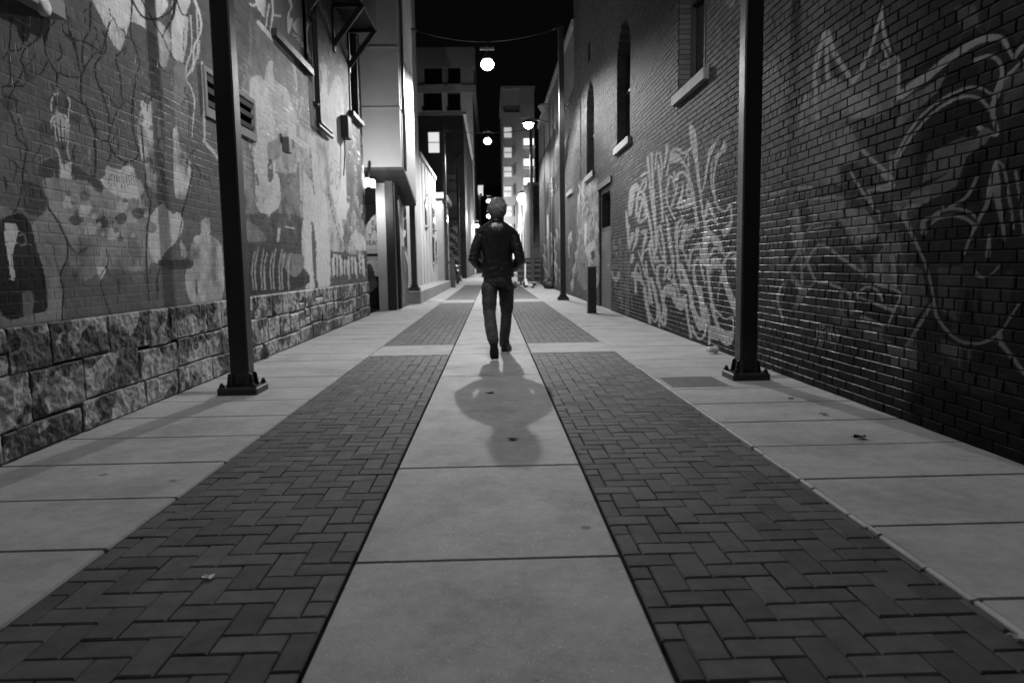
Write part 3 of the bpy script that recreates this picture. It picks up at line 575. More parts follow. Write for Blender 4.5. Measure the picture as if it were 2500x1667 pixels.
S2([(560, 900), (550, 830), (580, 770), (630, 790), (640, 900)], 6, 6, .015); p.poly('D2', lt*.9, [(570, 450), (620, 460), (610, 570), (560, 570), (585, 520)]); S2([(480, 640), (470, 460), (550, 450), (545, 580)], 26, 10); S2([(540, 600), (580, 560), (640, 640)], 12)
S2([(490, 640), (520, 800), (560, 920), (550, 1090), (510, 1030), (480, 880)], 16, 24); S2([(400, 590), (440, 720), (470, 900), (460, 1030), (430, 1050), (390, 960)], 30, 8); S2([(345, 400), (360, 550), (390, 740), (400, 850)], 12, 34)
p.poly('D2', lt*.9, [(240, 510), (290, 540), (325, 660), (280, 620), (240, 600)]); S2([(240, 740), (225, 560), (250, 420), (300, 540)], 20, 8); S2([(330, 680), (350, 850), (390, 1060)], 26, 26); p.poly('D2', lt*.8, [(340, 740), (390, 800), (400, 860), (360, 830)])
S2([(490, 870), (490, 1110)], 12); S2([(790, 870), (800, 1000), (840, 1220)], 18, 24); S2([(840, 690), (840, 740)], 24); S2([(850, 1100), (880, 1190), (940, 1240), (990, 1180), (1000, 980), (960, 800), (940, 680)], 14, 26)
S2([(150, 400), (140, 960)], 40, 34, .10); S2([(60, 150), (70, 400), (80, 900)], 20, 24, .09); S2([(190, 400), (200, 330)], 26); 
for a in range(7): S2([(185+a*8, 515), (185+a*8, 570)], 4)
# near-right mural: big dark letters
T = lambda pts, w=14, w1=None, v=.2, k='R5': p.st(k, v, w*1.35, pts, None if w1 is None else w1*1.25)
p.poly('R5', .12, [(470, 640), (560, 590), (700, 640), (760, 560), (860, 500), (1080, 450), (1090, 740), (940, 880), (700, 920), (560, 980), (470, 900)], var=.25, al=.6)
p.poly('R5', .13, [(360, 720), (440, 760), (460, 1000), (320, 1100), (250, 1400), (240, 1100)], var=.3, al=.7)
p.poly('R5', .015, [(480, 500), (520, 350), (560, 420), (640, 610), (560, 590), (500, 660)], al=.8)
p.poly('R5', .018, [(1280, 640), (1640, 480), (1650, 600), (1400, 640), (1250, 800), (1000, 900), (1100, 760)], al=.8); p.poly('R5', .015, [(1060, 1080), (1240, 900), (1400, 800), (1700, 760), (1780, 840), (1720, 1000), (1500, 1100), (1100, 1240)], al=.7)
T([(460, 920), (440, 720), (445, 500), (525, 250), (580, 400), (720, 620)], 22, 34); T([(525, 260), (530, 450), (540, 600)], 20, 30); T([(740, 610), (820, 480), (880, 300), (945, 60)], 26, 30); T([(950, 60), (980, 300), (1050, 420), (1085, 480), (1075, 750)], 30, 26)
T([(945, 20), (880, 240), (830, 430)], 14, 10, .012); T([(960, 10), (985, 200), (1040, 400), (1100, 440), (1105, 700)], 16, 26, .012); T([(950, 350), (1000, 490), (950, 520), (900, 470)], 14)
p.poly('R5', .14, [(880, 700), (950, 820), (950, 880), (830, 910), (760, 870), (880, 760)], var=.2)
T([(1090, 730), (1250, 620), (1450, 460), (1650, 330), (1780, 290), (1880, 310), (1960, 440)], 50, 36); T([(1100, 660), (1250, 530), (1450, 400), (1650, 280), (1830, 240), (1920, 290), (1970, 400), (2038, 300)], 26, 40, .01)
T([(1960, 440), (2038, 340)], 24); T([(1015, 1310), (1080, 1150), (1200, 950), (1380, 780), (1550, 690), (1680, 670), (1810, 730)], 13, 18); T([(1030, 1310), (1110, 1150), (1230, 980), (1400, 820), (1560, 745), (1700, 760), (1790, 850)], 13, 20)
T([(1650, 470), (1780, 430), (1850, 480), (1870, 580), (1830, 700), (1800, 860), (1830, 1030), (1700, 980)], 22, 30); T([(2038, 460), (1900, 600), (1830, 740)], 14, 30); T([(1750, 1020), (1640, 1180), (1530, 1330), (1380, 1430), (1220, 1520)], 60, 90, .1)
T([(1745, 1568), (1820, 1250), (1850, 1568)], 14, 26); T([(1820, 1230), (1890, 1290), (1930, 1568)], 12, 16); T([(1680, 0), (1700, 230), (1760, 240), (1790, 0)], 16, 24, .05); T([(1900, 800), (1900, 1400)], 14, 20, .05)
T([(585, 1080), (650, 1350), (760, 1568)], 24, 30, .012); T([(600, 1420), (760, 1500), (860, 1510)], 26, 40, .012); T([(750, 1380), (840, 1568)], 30, 50, .012)
T([(800, 1150), (900, 1250), (1000, 1330), (1030, 1400), (900, 1440)], 26, 16); T([(580, 1000), (600, 1250), (620, 1400)], 26, 30, .11); T([(320, 1100), (340, 900), (370, 740)], 10, 14, .15)
U = lambda pts, w=14, w1=None, v=.19: p.st('D5', v, w*1.25, pts, None if w1 is None else w1*1.2)
p.poly('D5', .16, [(150, 160), (190, 180), (260, 480), (265, 580), (235, 620), (195, 600), (165, 500)], var=.15); p.poly('D5', .13, [(510, 180), (600, 210), (570, 330), (530, 290)]); U([(560, 330), (620, 450), (700, 590), (745, 720), (760, 830)], 44, 24, .12)
U([(300, 220), (420, 210), (510, 200)], 18); U([(320, 230), (360, 370)], 50, 40, .1); p.poly('D5', .012, [(220, 230), (290, 230), (330, 340), (300, 450), (260, 460), (240, 340)], al=.9)
U([(240, 610), (150, 780), (240, 930)], 14, 40); U([(240, 640), (260, 880)], 16); U([(270, 760), (400, 580), (560, 680), (740, 800)], 16, 22); U([(270, 590), (300, 720), (360, 870)], 14, 20); U([(350, 880), (260, 990), (190, 1090)], 16, 36, .08)
U([(380, 880), (500, 900), (640, 970)], 12, 24); U([(370, 1040), (300, 1180), (230, 1300)], 40, 60, .05); p.poly('D5', .11, [(810, 720), (910, 610), (970, 760), (1010, 920), (900, 900), (840, 880)], var=.25); p.st('D5', .16, 14, [(880, 690), (890, 890)])
U([(640, 300), (780, 420), (880, 490), (915, 610)], 40, 12, .09); U([(840, 890), (960, 930), (1045, 975), (990, 1110), (940, 1230)], 20, 10); U([(700, 1000), (850, 1060), (990, 1105)], 24); U([(690, 980), (760, 920), (850, 940), (900, 1030)], 16)
U([(1020, 640), (1090, 780), (1150, 920)], 44, 30, .07); U([(1010, 290), (1090, 390), (1165, 560)], 70, 14, .09)
p.poly('D5', .06, [(380, 1050), (600, 1130), (640, 1260), (900, 1320), (860, 1380), (600, 1250), (400, 1130)], var=.4, al=.9)
for a in range(8): U([(430+a*55, 960+a*18), (432+a*55, 1060+a*20)], 6, 6, .012)
for q_ in ([(375, 1240), (370, 1330), (395, 1310), (410, 1400)], [(400, 1215), (400, 1320), (385, 1400)], [(405, 1220), (435, 1225), (410, 1270), (430, 1360), (400, 1370)], [(425, 1275), (465, 1265)], [(465, 1250), (465, 1360)], [(480, 1260), (480, 1370)], [(490, 1250), (510, 1320), (540, 1290)], [(520, 1260), (540, 1300), (520, 1420)]): U(q_, 6, 5, .17)
Z = lambda pts, w=12, w1=None, v=.16: p.st('D6', v, w*1.3, pts, w1)
Z([(190, 1170), (280, 1020), (370, 870), (400, 960), (500, 1080), (620, 1130), (720, 1120), (820, 1050), (880, 960), (940, 870)], 20, 12); Z([(380, 860), (340, 660), (260, 460), (180, 290)], 12, 22); Z([(820, 1120), (900, 1230), (973, 1330)], 20, 26); Z([(810, 1060), (815, 1130)], 24)
Z([(560, 20), (470, 80), (370, 140), (260, 180), (130, 210)], 70, 50, .085); p.poly('D6', .12, [(270, 150), (340, 120), (350, 190), (280, 215)]); Z([(140, 240), (180, 300), (200, 240), (280, 220)], 20)
Z([(315, 400), (310, 320), (400, 290), (440, 220)], 30, 10); Z([(350, 310), (420, 260), (530, 240), (620, 270), (670, 320)], 12, 18); Z([(350, 350), (420, 300), (530, 290), (610, 320), (650, 370)], 14, 22)
Z([(780, 0), (740, 180), (670, 320), (610, 440), (580, 540)], 24, 16); Z([(790, 60), (800, 200), (830, 340), (845, 450)], 44, 14); Z([(850, 0), (880, 180), (905, 370)], 12, 18); Z([(745, 420), (735, 550)], 18, 34)
Z([(635, 650), (680, 690), (740, 690), (810, 620)], 22, 10); Z([(600, 600), (550, 800), (510, 1060)], 60, 40, .05); Z([(610, 610), (650, 850), (700, 1080)], 50, 30, .05); Z([(150, 530), (230, 700), (280, 820)], 34, 20, .05)
p.poly('D6', .04, [(400, 1240), (520, 1250), (540, 1170), (670, 1170), (680, 1300), (850, 1340), (800, 1460), (650, 1470), (500, 1400), (400, 1310)], var=.4); p.poly('D6', .04, [(0, 1290), (330, 1330), (230, 1480), (130, 1520), (30, 1430)], var=.4)
for a in (545, 580, 610, 645): Z([(a, 1180), (a+4, 1290)], 10, 10, .07 if a in (545, 610) else .01)
for a in range(6): Z([(230+a*28, 1100), (250+a*25, 1270)], 9, 8, .045)
Z([(60, 1100), (110, 1170), (120, 1210)], 18, 24, .05); Z([(840, 1350), (960, 1500)], 30, 40, .045); Z([(390, 1130), (440, 1210), (520, 1260)], 20, 26, .05)

# denser shapes on the near right wall
p = PR
F = lambda k, v, pts, al=.85, n=1: p.poly(k, v*(1.7 if v > .03 else .8), pts, n, var=.3, al=min(1, al*1.15))
F('R5', .075, [(470, 650), (620, 600), (700, 700), (690, 830), (620, 900), (500, 900)]); F('R5', .10, [(690, 740), (850, 700), (880, 820), (830, 900), (700, 900)], .7); F('R5', .06, [(1100, 780), (1300, 660), (1450, 560), (1380, 700), (1200, 860), (1050, 1000)])
F('R5', .055, [(300, 1000), (560, 980), (640, 1200), (620, 1400), (440, 1420), (260, 1300)]); F('R5', .09, [(560, 990), (700, 950), (780, 1150), (760, 1240), (640, 1260)], .7); F('R5', .05, [(1300, 1180), (1560, 1050), (1700, 1050), (1500, 1300), (1260, 1400)])
F('R5', .014, [(640, 1260), (760, 1240), (900, 1400), (860, 1500), (700, 1480)]); F('R5', .012, [(1600, 1200), (1740, 1100), (1700, 1568), (1480, 1568)], .8); F('R5', .05, [(40, 500), (120, 420), (200, 700), (180, 1000), (60, 1050)], .6)
F('R5', .045, [(1880, 620), (2038, 500), (2038, 820), (1950, 900), (1880, 860)], .7); F('R5', .05, [(1500, 60), (1660, 40), (1700, 200), (1560, 260)], .5); F('R5', .09, [(1000, 1180), (1060, 1180), (1060, 1300), (1010, 1310)], .6)
F('D5', .085, [(600, 290), (760, 300), (850, 420), (880, 520), (720, 560), (640, 480)], .75); F('D5', .06, [(300, 240), (500, 220), (560, 400), (420, 400), (320, 330)], .7); F('D5', .012, [(400, 640), (560, 700), (730, 820), (700, 880), (420, 800)]); F('D5', .012, [(620, 600), (820, 640), (830, 760), (760, 700)])
F('D5', .05, [(0, 560), (140, 560), (150, 760), (0, 800)], .6); F('D5', .09, [(240, 900), (340, 900), (240, 1060), (190, 1080)], .6); F('D5', .06, [(900, 480), (1040, 560), (1010, 680), (930, 640)], .7); F('D5', .012, [(720, 1010), (980, 1120), (900, 1230), (700, 1130)], .8)
F('D5', .045, [(690, 1210), (900, 1240), (880, 1360), (760, 1330)], .7); F('D5', .05, [(930, 1330), (1060, 1420), (1176, 1250), (1176, 1568), (960, 1540)], .7)
U([(0, 180), (160, 140), (330, 120)], 14, 22); U([(640, 0), (720, 130), (800, 240)], 16, 26); U([(900, 20), (980, 90), (960, 130), (780, 150)], 30, 14); U([(790, 150), (830, 300), (870, 310), (870, 380)], 14, 8); U([(480, 430), (300, 470)], 16, 10); U([(360, 400), (290, 470)], 12)
U([(120, 880), (60, 1000), (100, 1180)], 22, 12); U([(560, 990), (570, 1130)], 34, 30, .09); U([(640, 1000), (650, 1120)], 26, 26, .09); U([(740, 1160), (900, 1220)], 30, 14)
F('D6', .05, [(180, 600), (300, 640), (340, 860), (240, 1000), (160, 900)], .6); F('D6', .04, [(400, 640), (560, 620), (520, 980), (410, 900)], .7); F('D6', .035, [(700, 700), (900, 640), (880, 900), (760, 1060), (700, 1060)], .7); F('D6', .05, [(60, 380), (140, 380), (170, 540), (80, 560)], .7)
F('D6', .045, [(430, 1100), (560, 1150), (520, 1250), (420, 1180)], .7); Z([(480, 230), (600, 160), (660, 40)], 14, 22); Z([(920, 0), (950, 200), (973, 420)], 16, 12); Z([(20, 560), (40, 720)], 22, 12, .16); Z([(100, 560), (130, 760)], 26, 14)
# more of the left mural: dark pools, drips and branching lines
p = PL
for a, b_, r_ in ((60, 640, 60), (190, 480, 45), (300, 820, 55), (480, 760, 40), (540, 1250, 36), (960, 1450, 40), (1210, 700, 34)): p.poly('C1', .035, [(a-r_, b_), (a-r_*.4, b_-r_*.8), (a+r_*.6, b_-r_*.5), (a+r_, b_+r_*.3), (a+r_*.2, b_+r_), (a-r_*.7, b_+r_*.6)], var=.5, al=.55)
p.poly('C1', .2, [(930, 180), (1010, 260), (1030, 400), (960, 330)], var=.4, al=.7); p.poly('C1', .16, [(1110, 420), (1180, 420), (1200, 700), (1190, 900), (1120, 800)], var=.4, al=.7)
for i_, (a, b_) in enumerate(((610, 180), (420, 60), (220, 330), (430, 600), (330, 540), (650, 560), (760, 180), (900, 560), (1000, 560), (120, 760), (250, 900), (480, 930), (740, 800), (1180, 560), (1240, 1060), (960, 360), (60, 1020), (700, 60))):
    q_ = [(a, b_)]; an_ = 1.2+.5*math.sin(i_*7)
    for j in range(6): an_ += .7*math.sin(i_*3.1+j*2.3); q_.append((q_[-1][0]+34*math.cos(an_), q_[-1][1]+34*math.sin(an_)))
    p.st('C1', .014, 9, q_, 3); q2 = [q_[2], (q_[2][0]+40*math.cos(an_+1.4), q_[2][1]+45), (q_[2][0]+30*math.cos(an_+2), q_[2][1]+95)]; p.st('C1', .014, 7, q2, 3)
for i_ in range(16): a = 420+(i_*137) % 520; b_ = 1230+(i_*89) % 300; p.poly('C1', .42 if i_ % 2 else .04, [(a, b_), (a+26, b_-12), (a+34, b_+14), (a+8, b_+22)], var=.4, al=.6)
for i_ in range(12): a = 885+(i_*61) % 150; b_ = 700+(i_*97) % 460; p.poly('C1', .5 if i_ % 2 else .05, [(a, b_), (a+14, b_-24), (a+26, b_+6), (a+10, b_+34)], al=.7)
for i_ in range(14): a = 20+(i_*83) % 250; b_ = 560+(i_*61) % 260; p.st('D3' if i_ < 0 else 'C4', .03, 6, [(450+a*3, 300+b_*.3), (455+a*3, 360+b_*.3)], 3)
for i_ in range(40): a = 280+(i_*73) % 210; b_ = 330+(i_*101) % 560; p.st('D4', .09 if i_ % 3 else .32, 6, [(a, b_), (a+3, b_+24+(i_*7) % 30)], 3, al=.7)
for i_ in range(10): b_ = 120+i_*66; p.st('D4', .22, 10, [(95, b_), (150, b_+10), (205, b_+2)], 6, al=.5)
p.poly('D4', .03, [(300, 780), (345, 700), (350, 860), (320, 880)], al=.6); p.st('D4', .04, 12, [(20, 130), (50, 200), (45, 340), (60, 460), (70, 640), (100, 760)], 8, al=.8); p.st('D4', .05, 10, [(560, 300), (580, 560), (600, 700)], 6); p.st('D4', .05, 9, [(710, 560), (730, 760), (790, 980), (840, 1180)], 5)

# --- farther painted faces ---------------------------------------------
p = PF
p.poly('S', .7, [(885, 574), (894, 552), (904, 536), (915, 524), (928, 515), (945, 511), (945, 604), (885, 608)]); p.poly('S', .6, [(885, 608), (945, 606), (945, 617), (885, 620)], n=1); p.poly('S', .45, [(885, 626), (945, 625), (945, 634), (885, 635)], n=1)
p.poly('S', .6, [(893, 637), (945, 636), (945, 668), (900, 672)]); p.poly('S', .12, [(885, 650), (905, 645), (918, 680), (920, 700), (888, 715)], var=.6)
p.poly('S', .03, [(985, 520), (989, 508), (994, 512), (998, 530), (998, 595), (989, 612), (986, 580)]); p.st('S', .6, 5, [(985, 535), (992, 532), (998, 528)]); p.poly('S', .6, [(986, 560), (991, 563), (989, 578), (985, 576)])
p.poly('S', .12, [(980, 600), (992, 605), (1003, 640), (1003, 760), (980, 760)], var=.5); p.st('S', .5, 4, [(990, 615), (1000, 660), (998, 700)])
for k_ in range(5): p.ell('S', .2, 1104, 500, 5+4*k_, 8+5*k_, 2, 180, 360)
for k_ in range(4): p.ell('S', .16, 1094, 462, 5+5*k_, 7+5*k_, 2, 180, 360)
p.st('S', .015, 4, [(1096, 536), (1106, 533), (1120, 536)]); p.st('S', .015, 4, [(1096, 545), (1106, 541), (1120, 545)]); p.poly('S', .14, [(1096, 545), (1120, 545), (1120, 650), (1096, 650)], var=.5)
p.poly('S', .12, [(1092, 425), (1112, 425), (1110, 440), (1094, 442)], var=.9)
for k_ in range(34): x_ = 1097+(k_*37) % 20; y_ = 555+(k_*53) % 90; p.st('S', .4 if k_ % 2 else .03, 3, [(x_, y_), (x_+6, y_-4+(k_*5) % 9), (x_+3, y_+8)], 1.5)
# ------------------------------------------------------------ brick walls: every brick near enough to be seen is real
RH = 0.0677; BWD = 0.215
def brick_mesh(name, X, s, Y0, Y1, z0, z1, openings, paint, tone, m, parent, depth=0.008, seed=1, ztop=None, joint_tone=0.6, kmin=0.0):
    rnd = random.Random(seed); groups = {}
    zt = ztop or (lambda y: 0.405*y+1.75)
    nrow = int((z1-z0)/RH)
    for r in range(nrow):
        za = z0+r*RH+0.004; zb = z0+(r+1)*RH-0.004
        head = (r % 6 == 5); bw = BWD/2 if head else BWD
        off = -rnd.choice((0, 0.5))*BWD*0 - (bw*0.5 if r % 2 else 0)
        y = Y0+off
        while y < Y1:
            a = max(y+0.005, Y0); b = min(y+bw-0.005, Y1); y += bw
            if b-a < 0.02: continue
            if za > zt(b): continue
            segs = [(a, b)]
            for (oa, ob, oc, od) in openings:
                if zb > oc and za < od:
                    n2 = []
                    for (p, q) in segs:
                        if q <= oa or p >= ob: n2.append((p, q))
                        else:
                            if p < oa-0.02: n2.append((p, oa))
                            if q > ob+0.02: n2.append((ob, q))
                    segs = n2
            for (p, q) in segs:
                ym = (p+q)/2; L = q-p
                nu = int(min(22, max(1, L*50*(6.6/ym)**2))); nv = int(min(10, max(1, 0.06/(0.0018*ym))))
                groups.setdefault((nu, nv), []).append((p, q, za, zb))
    VV = []; FF = []; CC = []; EE = []; n0 = 0
    rs = np.random.RandomState(seed)
    for (nu, nv), bl in groups.items():
        B = np.array(bl); nb = len(B); ch = 0.005
        def coords(lo, hi, n):
            L = (hi-lo)[:, None]; t = np.linspace(0, 1, n+1)[None, :]
            inner = lo[:, None]+ch+(L-2*ch)*t
            return np.concatenate([lo[:, None]-0.0, lo[:, None], inner, hi[:, None], hi[:, None]+0.0], 1)
        ys = coords(B[:, 0], B[:, 1], nu); zs = coords(B[:, 2], B[:, 3], nv)
        ku = ys.shape[1]; kv = zs.shape[1]
        Yg = np.repeat(ys[:, :, None], kv, 2); Zg = np.repeat(zs[:, None, :], ku, 1)
        iu = np.minimum(np.arange(ku), ku-1-np.arange(ku)); iv = np.minimum(np.arange(kv), kv-1-np.arange(kv))
        lev = np.minimum(iu[:, None], iv[None, :])
        D = np.where(lev == 0, -depth-min(.004, depth*.4), np.where(lev == 1, -0.35*depth-0.0002, 0.0))[None]
        yc = (B[:, 0]+B[:, 1])/2; zc = (B[:, 2]+B[:, 3])/2
        jk = min(1.0, depth/0.009+.12); t1 = rs.uniform(-.012, .012, nb)*jk; t2 = rs.uniform(-.03, .03, nb)*jk; o = rs.uniform(-.0022, .0022, nb)*jk
        Xo = D+(lev > 0)[None]*(o[:, None, None]+t1[:, None, None]*(Yg-yc[:, None, None])+t2[:, None, None]*(Zg-zc[:, None, None]))
        Xo = Xo+(lev > 0)[None]*0.0022*(fbm(Yg*25, Zg*25, seed+9, 2)-.5)
        # ragged edges
        e = (lev == 1)[None]
        Yg = Yg+e*0.003*(vnoise(Yg*60, Zg*60, 3)-.5); Zg = Zg+e*0.003*(vnoise(Yg*50+9, Zg*60, 4)-.5)
        Xo = Xo+0.012*(fbm(Yg*0.8, Zg*0.8, seed+3, 2)-.5)
        P = np.stack([X+s*Xo, Yg, Zg], -1).reshape(-1, 3)
        T = np.repeat(tone(yc, zc, rs)[:, None], ku*kv, 1).reshape(-1)
        VV.append(P); CC.append(T); EE.append(np.repeat((lev <= 1).astype(float)[None], nb, 0).reshape(-1)*np.repeat(rs.uniform(0.0, 1.3, nb)[:, None], ku*kv, 1).reshape(-1))
        I = np.arange(ku*kv).reshape(ku, kv)
        q = np.stack([I[:-1, :-1], I[1:, :-1], I[1:, 1:], I[:-1, 1:]], -1).reshape(-1, 4)
        if s < 0: q = q[:, ::-1]
        FF.append((n0+q[None]+(np.arange(nb)*ku*kv)[:, None, None]).reshape(-1, 4)); n0 += nb*ku*kv
    # mortar behind the bricks
    ye = [Y0]
    while ye[-1] < Y1: ye.append(min(Y1, ye[-1]+max(0.03, 0.0022*ye[-1]**1.6)))
    ze = list(np.arange(z0, z1, RH))+[z1]
    for o in openings: ye += [o[0], o[1]]; ze += [o[2], o[3]]
    ye = np.array(sorted({round(float(v), 4) for v in ye if Y0 <= v <= Y1})); ze = np.array(sorted({round(float(v), 4) for v in ze if z0 <= v <= z1}))
    Yg, Zg = np.meshgrid(ye, ze, indexing='ij')
    P = np.stack([np.full(Yg.shape, X-s*depth)+s*0.012*(fbm(Yg*0.8, Zg*0.8, seed+3, 2)-.5)+0.0008*(fbm(Yg*9, Zg*9, 4, 2)-.5), Yg, Zg], -1).reshape(-1, 3)
    I = n0+np.arange(Yg.size).reshape(Yg.shape)
    q = np.stack([I[:-1, :-1], I[1:, :-1], I[1:, 1:], I[:-1, 1:]], -1).reshape(-1, 4)
    yc = ((Yg[:-1, :-1]+Yg[1:, 1:])/2).ravel(); zc = ((Zg[:-1, :-1]+Zg[1:, 1:])/2).ravel()
    keep = np.ones(len(q), bool)
    for o in openings: keep &= ~((yc > o[0]) & (yc < o[1]) & (zc > o[2]) & (zc < o[3]))
    VV.append(P); FF.append(q[keep] if s > 0 else q[keep][:, ::-1]); CC.append(tone(P[:, 1], P[:, 2], None)*joint_tone); EE.append(np.zeros(len(P)))
    V = np.concatenate(VV); F = np.concatenate(FF); C = np.concatenate(CC)
    if paint: C = paint.eval(V, C)
    return np_mesh(name, V, F, m, parent, {'paint': np.clip(C, 0.008, 0.8), 'edge': np.clip(np.concatenate(EE), 0, 1)})

def stone_base(parent):
    """rock-faced stone courses below the left mural"""
    rnd = random.Random(4); X = -2.70
    VV = []; FF = []; CC = []; n0 = 0
    zs0 = [0.0, 0.20, 0.47, 0.745]
    for c in range(3):
        y = 1.6-rnd.random()*0.4
        while y < 15.95:
            zs = [0, zs0[1]+.022*math.sin(y*1.3)+.012*math.sin(y*3.1), zs0[2]+.018*math.sin(y*1.7+1)+.012*math.sin(y*4.3), zs0[3]]
            L = rnd.uniform(0.28, 0.85) if c else rnd.uniform(0.5, 1.0); y1 = min(y+L, 15.98)
            split = (rnd.random() < 0.25 and L < 0.6 and c > 0)
            parts = [(zs[c], zs[c+1])] if not split else [(zs[c], zs[c]+0.12), (zs[c]+0.12, zs[c+1])]
            for (za, zb) in parts:
                st = max(0.009, 0.0026*y); nu = max(3, int((y1-y)/st)); nv = max(3, int((zb-za)/max(0.009, 0.0022*y)))
                Yg, Zg = np.meshgrid(np.linspace(y, y1, nu+1), np.linspace(za, zb, nv+1), indexing='ij')
                e = np.minimum(np.minimum(Yg-y, y1-Yg), np.minimum(Zg-za, zb-Zg))
                je = .002+.02*np.clip(fbm(Yg*3, Zg*3, 77, 3)-.5, 0, 1); prof = np.clip((e-je)/0.008, 0, 1)**0.6
                sd = rnd.randint(0, 9999); ph = rnd.uniform(0, 50)
                fine = fbm(Yg*45, Zg*45, sd+9, 3); wy = Yg+.03*(fbm(Yg*9, Zg*9, sd+3, 3)-.5); wz = Zg+.03*(fbm(Yg*9+5, Zg*9, sd+4, 3)-.5)
                H_ = np.full(Yg.shape, 9.0)
                for _k in range(int(6+L*9)):      # chiselled facets
                    ny, nz = rnd.uniform(-.75, .75), rnd.uniform(-1.0, .6); py_, pz_ = rnd.uniform(y, y1), rnd.uniform(za, zb)
                    H_ = np.minimum(H_, rnd.uniform(.03, .075)+ny*(wy-py_)+nz*(wz-pz_))
                H_ = np.maximum(H_, .002+.02*fbm(Yg*20, Zg*20, sd+6, 3))
                D = -0.010+prof*(0.006+H_+0.010*(fbm(Yg*18, Zg*24, sd+8, 4)-.5)+0.006*(fine-.5))
                D = np.minimum(D, 0.08)
                P = np.stack([X+D, Yg+0.004*(fine-.5), Zg], -1).reshape(-1, 3)
                tn = 0.33*(0.7+0.5*rnd.random())*(0.55+0.9*fbm(Yg*14, Zg*20, sd+2, 4))
                drk = .55*fbm(Yg*2.6, Zg*4.5-Yg*.5, 307, 4)+.45*fbm(Yg*5+ph, Zg*6-Yg, sd+7, 4); tn = np.where((drk < 0.49) & (prof > .3), tn*0.2, tn)
                lite = fbm(Yg*22, Zg*9+Yg*12, sd+1, 3); tn = np.where(lite > 0.62, tn*1.7, tn); tn = tn*np.where(e < 0.005, 0.3, 1)
                VV.append(P); CC.append(tn.ravel())
                I = n0+np.arange(Yg.size).reshape(Yg.shape)
                FF.append(np.stack([I[:-1, :-1], I[1:, :-1], I[1:, 1:], I[:-1, 1:]], -1).reshape(-1, 4)); n0 += Yg.size
            y = y1
    return np_mesh('stone_base', np.concatenate(VV), np.concatenate(FF), M['stone'], parent, {'paint': np.clip(np.concatenate(CC), .012, .5)}, smooth=False)

M['mural_left'] = mat_attr('mural_left', 'paint', 0.6, 0.0015, 45, 0.16, 0.09, spec=0.06)
M['mural_right'] = mat_attr('mural_right', 'paint', 0.55, 0.002, 45, 0.2, 0.09, spec=0.06)
def glossy_edges(m, r0, r1, s0, s1):
    nt = m.node_tree; N = nt.nodes; L = nt.links; b = N['Principled BSDF']
    a = N.new('ShaderNodeAttribute'); a.attribute_name = 'edge'
    for inp, v0, v1 in (('Roughness', r0, r1), ('Specular IOR Level', s0, s1)):
        for l in list(b.inputs[inp].links): L.remove(l)
        mr = N.new('ShaderNodeMapRange'); mr.inputs[3].default_value = v0; mr.inputs[4].default_value = v1; L.new(a.outputs['Fac'], mr.inputs[0]); L.new(mr.outputs[0], b.inputs[inp])
glossy_edges(M['mural_left'], .6, .3, .06, .5); glossy_edges(M['mural_right'], .6, .36, .05, .32)
M['stone'] = mat_attr('stone_rock_face', 'paint', 0.75, 0.004, 55, 0.3)
M['brick_flat'] = mat_brick('brick_flat', 0.10, 0.04, 0.6)
M['brick_far'] = mat_brick('brick_far', 0.17, 0.06, 0.6)
M['brick_front'] = mat_brick('brick_front', 0.10, 0.05, 0.7, axis='xz')
M['brick_board'] = mat('painted_board', 0.22, 0.6, 0.5, 4, 0.001, 30, stain=0.5)

M['mural_flat'] = mat_attr('mural_flat', 'paint', 0.7, 0.002, 30, 0.2, spec=0.3)
def paint_panel(name, ax, c, a0, a1, z0, z1, step, paint, tone, parent):
    na = max(2, int((a1-a0)/step)); nz = max(2, int((z1-z0)/step))
    A, Z = np.meshgrid(np.linspace(a0, a1, na+1), np.linspace(z0, z1, nz+1), indexing='ij'); K = np.full(A.shape, c)
    P = np.stack([K, A, Z] if ax == 'x' else [A, K, Z], -1).reshape(-1, 3)
    I = np.arange(A.size).reshape(A.shape); q = np.stack([I[:-1, :-1], I[1:, :-1], I[1:, 1:], I[:-1, 1:]], -1).reshape(-1, 4)
    t = np.full(len(P), tone)*(0.8+0.4*fbm(A.ravel()*1.5, Z.ravel()*1.5, 91, 4))
    return np_mesh(name, P, q, M['mural_flat'], parent, {'paint': paint.eval(P, t)})
# ================= left: painted brick building =================
LB = thing('brick_building', 'painted brick building on the left with a pale cracked mural above a rough stone base', 'building', (0, 0, 0))
XL = -2.72
w1a, w1z = at_x(666, 73, XL); w1b, _ = at_x(752, 162, XL)
w2a, w2z = at_x(853, 272, XL); w2b, _ = at_x(889, 306, XL); w2b = min(w2b, 15.6)
va, vz1 = at_x(503, 264, XL); vb, vz2 = at_x(614, 232, XL); vz0 = at_x(503, 262, XL)[1]; vzt = at_x(503, 178, XL)[1]
sga, sgz = at_x(126, 50, XL)
openL = [(w1a, w1b, w1z, w1z+2.4), (w2a, w2b, w2z, w2z+2.5), (va, vb, vz0, vzt)]
def toneL(y, z, rs):
    t = np.full(len(y), 0.135)*(0.8+0.45*fbm(y*1.1, z*1.1, 50, 4))
    if rs is not None: t = t*rs.uniform(0.86, 1.14, len(y))
    return t
brick_mesh('wall', XL, 1, 2.2, 15.98, 0.745, 9.0, openL, PL, toneL, M['mural_left'], LB, depth=0.0011, seed=2, joint_tone=1.0)
stone_base(LB)
b = MB(); b.box(-14, XL-0.30, -3, 15.97, 0, 10.0); b.box(XL-0.30, XL-0.012, -3, 2.2, 0, 10.0); b.box(XL-0.3, XL-0.012, 15.62, 15.975, 0, 10); b.box(XL-0.3, XL-0.012, 2.2, 15.62, 9.0, 10.0)
b.build('wall_core', M['brick_flat'], LB)
